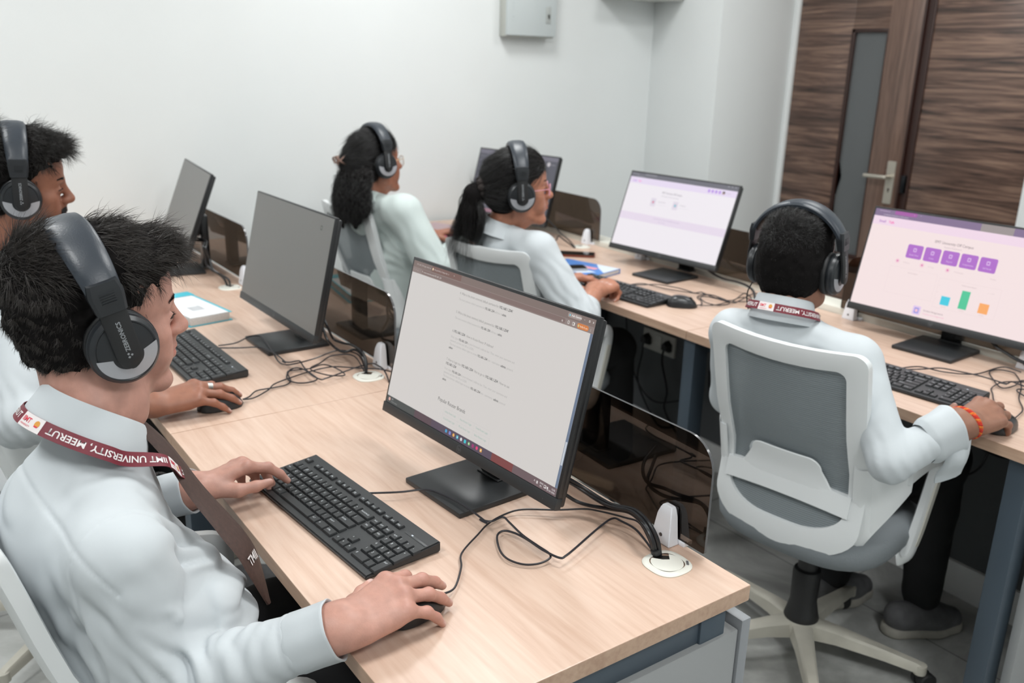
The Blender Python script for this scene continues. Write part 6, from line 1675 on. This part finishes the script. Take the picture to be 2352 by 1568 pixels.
def lock_strands(paths, per, rad, w, wave=.006, freq=55.0, seg=26, taper=.5):
    """long hair: strands following guide curves with a wave of their own"""
    out = []
    for i, P in enumerate(paths):
        C = np.array(catmull([Vector(p) for p in P], 10)); t = np.linspace(0, 1, len(C)); ts = np.linspace(0, 1, seg)
        G = np.stack([np.interp(ts, t, C[:, a]) for a in range(3)], 1)
        for j in range(per):
            o = rng.normal(0, 1, 3); o = o / np.linalg.norm(o) * rad[i % len(rad)] * rng.uniform(.1, 1) ** .5
            k = 1.0 + .5 * ts if taper > 0 else 1 - .4 * ts
            ph = rng.uniform(0, 6.28); a1 = unit(rng.normal(0, 1, 3)); a2 = unit(rng.normal(0, 1, 3)); e = rng.uniform(.82, 1.0)
            g = np.stack([np.interp(ts * e, ts, G[:, a]) for a in range(3)], 1)
            q = g + o[None] * (np.minimum(1, .35 + 2.2 * ts) * k)[:, None] + wave * (np.sin(freq * ts * .5 + ph)[:, None] * a1 + .6 * np.cos(freq * .37 * ts + ph)[:, None] * a2) * np.clip(ts * 3, 0, 1)[:, None]
            out.append(q)
    return ribbons(np.stack(out), w)
def glasses(h, label, frame, tip, lens_r=(.024, .020)):
    t = thing('eyeglasses', label, 'eyeglasses', h.mat4())
    g, nt, b = nodes('lens_glass'); b.inputs['Base Color'].default_value = (1, 1, 1, 1); b.inputs['Roughness'].default_value = .02; b.inputs['Alpha'].default_value = .16
    for s in (-1, 1):
        pts = [Vector((s * .034 + lens_r[0] * math.copysign(abs(math.cos(a)) ** .8, math.cos(a)), .1085 - .35 * (s * .034 + lens_r[0] * math.cos(a)) ** 2 * 6, .002 + lens_r[1] * math.copysign(abs(math.sin(a)) ** .8, math.sin(a)))) for a in [2 * math.pi * k / 36 for k in range(36)]]
        bm = NB(); add_tube(bm, pts, .0011, 6, 0, False, True); rm = obj('rim', bm, frame, t)
        bm = NB(); bm.faces.new([bm.verts.new(p) for p in pts]); obj('lens', bm, g, rm, None)
        bm = NB(); add_tube(bm, catmull([(s * .058, .099, .010), (s * .068, .088, .010), (s * .077, .03, .006), (s * .078, .005, .002), (s * .079, -.015, -.012)], 6), .0012, 6); tm = obj('temple', bm, frame, t)
        bm = NB(); add_tube(bm, [(s * .0778, .012, .004), (s * .078, .002, .001), (s * .079, -.016, -.013)], .0018, 6); obj('temple_tip', bm, tip, tm)
    bm = NB(); add_tube(bm, catmull([(-.011, .1085, .008), (0, .112, .0105), (.011, .1085, .008)], 5), .0011, 6); obj('bridge', bm, frame, t)
def person_pony():
    h = Head((-1.606, .682, 1.128), -26, 1, 4, .97)
    nk = h.p(0, -.042, -.112); WR, WL = V(-1.435, .895, .800), V(-1.640, .885, .795)
    hr = Hand(WR, (-.28, .92, .05), (.05, -.3, 1), False, [(45, 62, 35), (48, 66, 38), (50, 68, 40), (52, 68, 40)], (5, 0, -4, -8), ((.70, .62, -.45), (.3, .9, -.3), (.1, .95, -.3)), .95)
    hl = Hand(WL, (.35, .93, .02), (-.1, 0, 1), True, [(12, 18, 10)] * 4, (4, 0, -4, -8), sc=.93)
    SR, SL, ER, EL = V(-1.452, .665, .945), V(-1.760, .690, .950), V(-1.322, .735, .750), V(-1.850, .745, .73)
    skin = rgb(178, 122, 98)[:3]
    root, sh, up = simple_person('person with black ponytail and pink glasses in white shirt, hands at the keyboard', h, nk, SR, SL, ER, EL, WR, WL, skin, [hr, hl], V(-1.61, .80, .52), V(-1.605, .76, .66), V(-1.605, .715, .80), [V(-1.575, 1.13, .52), V(-1.75, 1.13, .52)], [V(-1.57, 1.18, .10), V(-1.75, 1.16, .10)], M_shirt, True, dict(nose=.82), {}, [(ER, .09, (.3, .8, .4), .035, .010), (SR + (ER - SR) * .5, .09, (.4, .5, .8), .04, .008), (V(-1.56, .62, .85), .10, (.4, .2, .9), .05, .005)], rs=(.060, .064, .052), chr_=(.150, .110, .15), col=dict(rx=.054, ry=.058, gap=24, hgt=.026, fold=.045, flare=.022, drop=.045), cuffs=(False, False), slv=.80, elbows=(ER + (WR - ER) * .02, EL + (WL - EL) * .1))
    sh['label'] = 'loose white shirt'
    for E_, W_ in ((ER, WR), (EL, WL)):
        d = E_ - W_; cuff(sh, W_ + d * .66, E_, .050, .04, M_shirt, 1.08, 1.3)
    brows(root, h, .004, 120)
    T_ = (0, -.118, .005)
    S_ = cap_hair(h, lambda q: q.ball(h.p(0, -.108, .006), .026, .03), 0)
    A = np.array([h.p(x, y, z) for x in (-.1, .1) for y in (-.16, .14) for z in (-.10, .16)]); v, f = S_.mesh(A.min(0) - .01, A.max(0) + .01, .004, 2)
    sv, sf = drawn_strands(h, v, f, 7000, T_, (.04, .07))
    g = lambda x, y, z: tuple(h.p(x, y, z))
    paths = [[g(.0, -.115, .008), g(.0, -.150, -.010), g(-.005, -.168, -.07), g(-.015, -.185, -.15), g(-.03, -.205, -.265)], [g(.0, -.115, .004), g(.012, -.145, -.02), g(.015, -.155, -.08), g(.024, -.155, -.16), g(.034, -.158, -.26)], [g(.0, -.115, .0), g(-.012, -.145, -.02), g(-.025, -.165, -.08), g(-.040, -.195, -.155), g(-.062, -.220, -.245)], [g(.01, -.115, .0), g(.025, -.130, -.03), g(.055, -.125, -.075), g(.060, -.130, -.12), g(.042, -.145, -.18)]]
    pv, pf = lock_strands(paths, 430, [.026, .023, .022, .008], .0006, .005, 30)
    cv = Sdf(); [cv.chain([np.array(p) for p in P[:4]], [.020, .024, .023, .012], .02) for P in paths[:3]]
    B = np.array([p for P in paths for p in P]); cv_, cf_ = cv.mesh(B.min(0) - .06, B.max(0) + .06, .006, 1)
    hr_ = np_obj('hair', [(v, f, 1), (sv, sf, 0), (cv_, cf_, 1), (pv, pf, 0)], [M_hair2, M_scalp], root)
    bm = NB(); c = h.p(0, -.122, .006); dd = Vector(h.M @ unit([0, -1, -.25])); q = dd.to_track_quat('Z', 'Y').to_matrix().to_4x4(); q.translation = Vector(c)
    pts = [Vector(((.026 + .003 * math.sin(9 * a)) * math.cos(a), (.026 + .003 * math.sin(9 * a)) * math.sin(a), .003 * math.cos(11 * a))) for a in [2 * math.pi * k / 72 for k in range(72)]]
    add_tube(bm, pts, [.0110 + .003 * math.sin(k * .9) for k in range(72)], 8, 0, False, True); bmesh.ops.transform(bm, matrix=q, verts=bm.verts); obj('scrunchie', bm, M_scr, root)
    settle(root, (-1.56, .8, 0))
    mw = h.mat4(2, -.002) @ Matrix.Scale(1.03, 4); headphones(mw, 'headphones worn by the girl with the ponytail', None, 0, .150)
    glasses(h, 'pink framed eyeglasses of the girl with the ponytail', mat('pink_frame', rgb(226, 160, 180), .3), mat('pink_tip', rgb(206, 130, 150), .3))
if 'D' in WHO: person_pony()
def person_wavy():
    h = Head((-2.462, .600, 1.128), 2, 2, -4, .98)
    nk = h.p(0, -.042, -.110); WR, WL = V(-2.340, .930, .790), V(-2.60, .93, .79)
    hr = Hand(WR, (-.1, 1, .05), (.05, -.1, 1), False, sc=.94); hl = Hand(WL, (.1, 1, .05), (-.1, 0, 1), True, sc=.94)
    SR, SL, ER, EL = V(-2.285, .640, .950), V(-2.630, .600, .945), V(-2.185, .715, .735), V(-2.70, .68, .73)
    skin = rgb(158, 104, 82)[:3]
    root, sh, up = simple_person('person with long wavy black hair held by a clip, in pale mint shirt', h, nk, SR, SL, ER, EL, WR, WL, skin, [hr, hl], V(-2.47, .78, .52), V(-2.465, .735, .66), V(-2.46, .680, .80), [V(-2.37, 1.16, .54), V(-2.58, 1.16, .54)], [V(-2.36, 1.2, .10), V(-2.58, 1.2, .10)], M_shirt2, True, dict(nose=.85), {}, [(ER, .10, (.3, .8, .4), .04, .010), (V(-2.36, .63, .80), .09, (.5, .2, .9), .04, .010), (SR + V(0, -.02, -.12), .09, (.5, .6, .5), .05, .009)], rs=(.068, .070, .050), chr_=(.165, .120, .16), bel=(.150, .125, .15), col=dict(rx=.054, ry=.058, gap=24, hgt=.024, fold=.040, flare=.018, drop=.045), res=.0065, hres=.0036)
    brows(root, h, .004, 100)
    T_ = (-.01, -.112, .012)
    S_ = cap_hair(h, lambda q: q.ell(h.p(0, -.095, .0), np.array((.060, .036, .062)), .03, '+', h.M), 0)
    A = np.array([h.p(x, y, z) for x in (-.1, .1) for y in (-.16, .14) for z in (-.12, .16)]); v, f = S_.mesh(A.min(0) - .01, A.max(0) + .01, .0045, 2)
    sv, sf = drawn_strands(h, v, f, 6000, T_, (.04, .07), .0005, .12, .16)
    g = lambda x, y, z: tuple(h.p(x, y, z))
    paths = []
    for i in range(13):
        u = -1 + 2 * i / 12; x = .086 * u; b = -.124 + .042 * u * u
        x1 = x + .010 * math.sin(3.1 * i); 
        paths.append([g(x * .7, b + .035, .0), g(x, b - .006, -.045), g(x * 1.15 + .006 * math.sin(2.1 * i), b - .026, -.11), g(x * 1.25, b - .030 + .008 * math.cos(1.7 * i), -.165), g(x * 1.2 + .01 * math.sin(i), b - .032, -.225 - .02 * math.cos(1.3 * i))])
    pv, pf = lock_strands(paths, 330, [.020, .026, .023], .0007, .013, 46, 40)
    cv = Sdf(); [cv.chain([np.array(p) for p in P], [.016, .016, .017, .012, .004], .02) for P in paths]
    cv.disp.append(lambda P, d: .005 * nz(P, 95, .6))
    B = np.array([p for P in paths for p in P]); cv_, cf_ = cv.mesh(B.min(0) - .06, B.max(0) + .06, .006, 1)
    np_obj('hair', [(v, f, 1), (sv, sf, 0), (cv_, cf_, 1), (pv, pf, 0)], [M_hair2, M_scalp], root)
    settle(root, (-2.47, .78, 0))
    mw = h.mat4(-2, -.002) @ Matrix.Scale(1.03, 4); headphones(mw, 'headphones worn by the girl with the wavy hair', None, 0, .150)
    glasses(h, 'thin gold framed eyeglasses of the girl with the wavy hair', mat('gold_wire', rgb(206, 178, 140), .25, .8), mat('gold_tip', rgb(150, 120, 90), .3))
    t = thing('hair_clip', 'brown claw clip in the wavy black hair', 'hair clip', h.mat4() @ Matrix.Translation((-.006, -.152, .022)))
    mc = mat('clip_brown', rgb(132, 104, 92), .35)
    for s in (-1, 1):
        bm = NB(); add_tube(bm, catmull([(s * .004, -.004, .014), (s * .020, -.016, .010), (s * .030, -.008, -.004), (s * .024, .012, -.016)], 8), .0034, 8); add_tube(bm, catmull([(s * .004, -.004, -.012), (s * .018, -.014, -.008), (s * .028, -.002, .006), (s * .022, .014, .016)], 8), .0030, 8); obj('claw', bm, mc, t)
    bm = NB(); add_tube(bm, [(0, -.006, -.018), (0, -.008, .018)], .005, 10); obj('hinge', bm, mc, t)
if 'C' in WHO: person_wavy()
# ------------------------------------------------------------------ things lying on the desks
def paper_stack(name, label, cat, mw, w, d, hgt, m_side, m_top, group=None):
    t = thing(name, label, cat, mw, group)
    return t
M_paper = mat('paper_white', rgb(226, 228, 230), .7)
M_pages = mat('paper_edges', rgb(206, 204, 202), .8, noise=.25, nscale=400)
M_teal = mat('teal_cover', rgb(66, 182, 200), .45)
# spiral notebook behind the front man's face
t = thing('spiral_notebook', 'thick spiral notebook with white page up and teal cover, beyond the second keyboard', 'notebook', T(-1.985, -.292, .7505, R(9)))
bm = NB(); add_box(bm, (-.15, -.062, .002), (.15, .062, .026), .002); obj('page_block', bm, M_pages, t)
bm = NB(); add_box(bm, (-.152, -.066, .0), (.152, .070, .0022), .0008); obj('back_cover', bm, M_teal, t)
bm = NB(); add_box(bm, (-.149, -.062, .0262), (.149, .060, .0268)); tp = obj('top_page', bm, M_paper, t)
bm = NB()
for i in range(11): add_box(bm, (-.13, -.052 + .010 * i, .02685), (.02 + .05 * math.sin(i * 2.1), -.0505 + .010 * i, .02692))
add_box(bm, (.03, -.02, .02685), (.08, .02, .02692)); obj('handwriting', bm, mat('pencil_grey', rgb(188, 190, 194), .7), tp)
bm = NB(); add_box(bm, (-.155, .0605, .0263), (.155, .068, .0275), .0005); add_box(bm, (-.152, -.064, .0275), (-.100, .070, .0285), .0005); obj('divider', bm, M_teal, t)
bm = NB()
for i in range(26):
    x = -.140 + .0112 * i; add_tube(bm, [Vector((x, -.0645 + .0105 * math.sin(a), .0135 + .0145 * math.cos(a))) for a in [2 * math.pi * k / 14 for k in range(14)]], .0007, 5, 0, False, True)
tag(obj('spiral_wire', bm, mat('wire_grey', rgb(170, 172, 174), .35, .7), t), kind='stuff')
# book and phones on the second row
def r2m(x, y, z, rz): return T(x, y, z, rz)
t = thing('textbook', 'blue and white textbook under a phone beside the girl with pink glasses', 'book', T(-1.845, 1.165, .7505, R(14)))
bm = NB(); add_box(bm, (-.128, -.088, .0015), (.128, .086, .0165), .001); obj('page_block', bm, M_pages, t)
bm = NB(); add_box(bm, (-.130, -.090, .0165), (.130, .090, .0182), .0006); add_box(bm, (-.130, -.090, .0), (.130, .090, .0015), .0006); add_box(bm, (-.130, .0865, .001), (.130, .0905, .0175), .0008)
cv = obj('cover', bm, mat('blue_cover', rgb(76, 126, 196), .35), t)
bm = NB()
for p in ([(-.128, -.088), (-.02, -.088), (-.09, .0), (-.128, .02)], [(.02, .088), (.128, .088), (.128, -.02), (.07, .03)], [(-.01, -.088), (.06, -.088), (.10, -.03), (.03, -.02)]): add_quad(bm, [Vector((x, y, .0184)) for x, y in p])
obj('cover_pattern', bm, mat('cover_white', rgb(206, 216, 228), .35), cv)
bm = NB(); add_quad(bm, [Vector((x, y, .0186)) for x, y in ((-.02, .0), (.07, .0), (.07, .03), (-.02, .03))]); obj('cover_label', bm, mat('cover_pink', rgb(222, 150, 160), .4), cv)
def phone(mw, label, case, L=.155, W=.074):
    t = thing('mobile_phone', label, 'phone', mw)
    bm = NB(); add_prism(bm, rrect(-W / 2, -L / 2, W / 2, L / 2, .012), 0, .0085); obj('case', bm, case, t, 30)
    bm = NB(); add_prism(bm, rrect(-W / 2 + .003, -L / 2 + .003, W / 2 - .003, L / 2 - .003, .010), .0082, .0094); gl = obj('screen', bm, mat('phone_glass', rgb(18, 19, 21), .08), t, 30)
    bm = NB(); add_box(bm, (W / 2 - .001, .0, .003), (W / 2 + .001, .02, .006), .0005); obj('button', bm, case, t)
phone(T(-2.092, 1.345, .7505, R(-42)), 'dark phone in an orange-edged case lying near the grommet', mat('phone_case_rust', rgb(112, 52, 34), .5), .165, .082)
phone(T(-1.835, 1.095, .7690, R(-22)), 'black phone with pale edge lying on the blue textbook', mat('phone_case_grey', rgb(168, 172, 178), .4), .15, .072)
# loose sheets by the white wall
def sheet(mw, w, d, label, m, n, name='paper_sheet', cat='paper'):
    bm = NB(); N = 8
    vs = [[bm.verts.new((-w / 2 + w * i / N, -d / 2 + d * j / N, .0006 + .004 * (abs(i / N - .5) * 2) ** 3 * ((j * 3 + n) % 4) / 3)) for i in range(N + 1)] for j in range(N + 1)]
    for j in range(N):
        for i in range(N): bm.faces.new((vs[j][i], vs[j][i + 1], vs[j + 1][i + 1], vs[j + 1][i]))
    bmesh.ops.solidify(bm, geom=bm.faces[:], thickness=-.0004)
    o = obj(name, bm, m, None, None); o.matrix_world = mw; return tag(o, label, cat)
sheet(T(-2.545, 1.005, .7512, R(38)), .21, .29, 'white paper sheet between the two girls on the far desk', M_paper, 1)
sheet(T(-2.86, 1.185, .7512, R(24)), .30, .21, 'pale pink sheet lying against the white wall', mat('pink_paper_pale', rgb(228, 208, 212), .7), 2)
sheet(T(-2.735, 1.075, .7525, R(30)), .10, .15, 'bright pink slip beside the wavy haired girl arm', mat('pink_paper', rgb(236, 92, 168), .6), 0, 'paper_slip')
# sockets, plugs and hanging cables under the second row
M_sock = mat('socket_white', rgb(206, 206, 200), .4)
def socket(x, w, z, label, plugs):
    t = thing('socket_plate', label, 'socket', O2 @ T(x, .572, z))
    bm = NB(); add_box(bm, (-w / 2, -.012, 0), (w / 2, .0, .088), .004); pl = obj('plate', bm, M_sock, t)
    bm = NB(); add_box(bm, (-.020, -.0150, .030), (.020, -.0115, .075), .002); obj('switch', bm, mat('switch_white', rgb(214, 214, 208), .35), t)
    for px_ in plugs:
        u = thing('power_plug', 'black power plug in the white socket plate, %s' % ('at its far end' if px_ < 0 else 'beside the slate leg'), 'plug', O2 @ T(x + px_, .572, z))
        bm = NB(); add_loft(bm, [[Vector((a * .020 * k, y, .046 + b * .020 * k)) for a, b in ((-1, -1), (1, -1), (1, .4), (0, 1.2), (-1, .4))] for y, k in ((-.0125, 1), (-.03, 1), (-.042, .7))]); obj('plug_body', bm, M_rub, u, 40)
        bm = NB(); add_tube(bm, catmull([(0, -.038, .04), (0, -.042, -.02), (.01 + .03 * math.sin(px_ * 30), -.04, -.13), (.03, -.035, -.22), (.12, -.03, -.30), (.2, -.02, -.28)], 8), .0042, 8); obj('cord', bm, M_cab, u)
socket(-1.754, .19, .388, 'white socket plate with two black plugs under the second row', (-.062, .062))
t = thing('switch_box', 'small pale switch box under the desk left of the white chair back', 'switch box', O2 @ T(-1.555, .572, .372))
bm = NB(); add_box(bm, (-.03, -.035, 0), (.03, 0, .075), .004); obj('body', bm, M_sock, t)
bm = NB(); add_box(bm, (-.012, -.038, .025), (.012, -.034, .055), .001); obj('rocker', bm, mat('switch_white', rgb(214, 214, 208), .35), t)
for i, (pts, lb) in enumerate([([(-1.46, 0.560, .40), (-1.42, 0.535, .31), (-1.36, 0.545, .27), (-1.30, 0.565, .30)], 'loose black cable hanging below the pale switch box'),
        ([(-.55, 0.535, .66), (-.42, 0.505, .60), (-.30, 0.495, .585), (-.16, 0.515, .62), (-.10, 0.530, .67)], 'loose black cable sagging under the desk by the right leg'),
        ([(-.52, 0.545, .56), (-.40, 0.520, .515), (-.30, 0.515, .505), (-.20, 0.525, .55), (-.12, 0.535, .64)], 'lower loose black cable by the right leg'),
        ([(-.34, 0.530, .66), (-.335, 0.520, .56), (-.36, 0.515, .45), (-.42, 0.525, .40), (-.50, 0.545, .42)], 'black cable looping down behind the man black trousers'),
        ([(-1.95, 0.545, .52), (-1.90, 0.530, .36), (-1.82, 0.525, .24), (-1.72, 0.530, .19), (-1.60, 0.535, .23), (-1.48, 0.540, .29)], 'long black cable looping below the socket plate')]):
    bm = NB(); P0 = O2 @ Vector(pts[0]); cable(bm, [tuple(O2 @ Vector(p) - P0) for p in pts], .0036, 8); o = obj('loose_cable', bm, M_cab, None); o.matrix_world = T(*P0); tag(o, lb, 'cable', 'loose cables under the second row')
bm = NB(); cable(bm, [(0, 0, 0), (.006, .012, -.10), (.002, .02, -.24), (-.012, .03, -.40), (.01, .06, -.62), (.03, .1, -.70)], .0030, 8); o = obj('loose_cable', bm, M_cab, None); o.matrix_world = T(-.075, .045, .705); tag(o, 'thin black cable hanging behind the near corner of the front desk', 'cable')
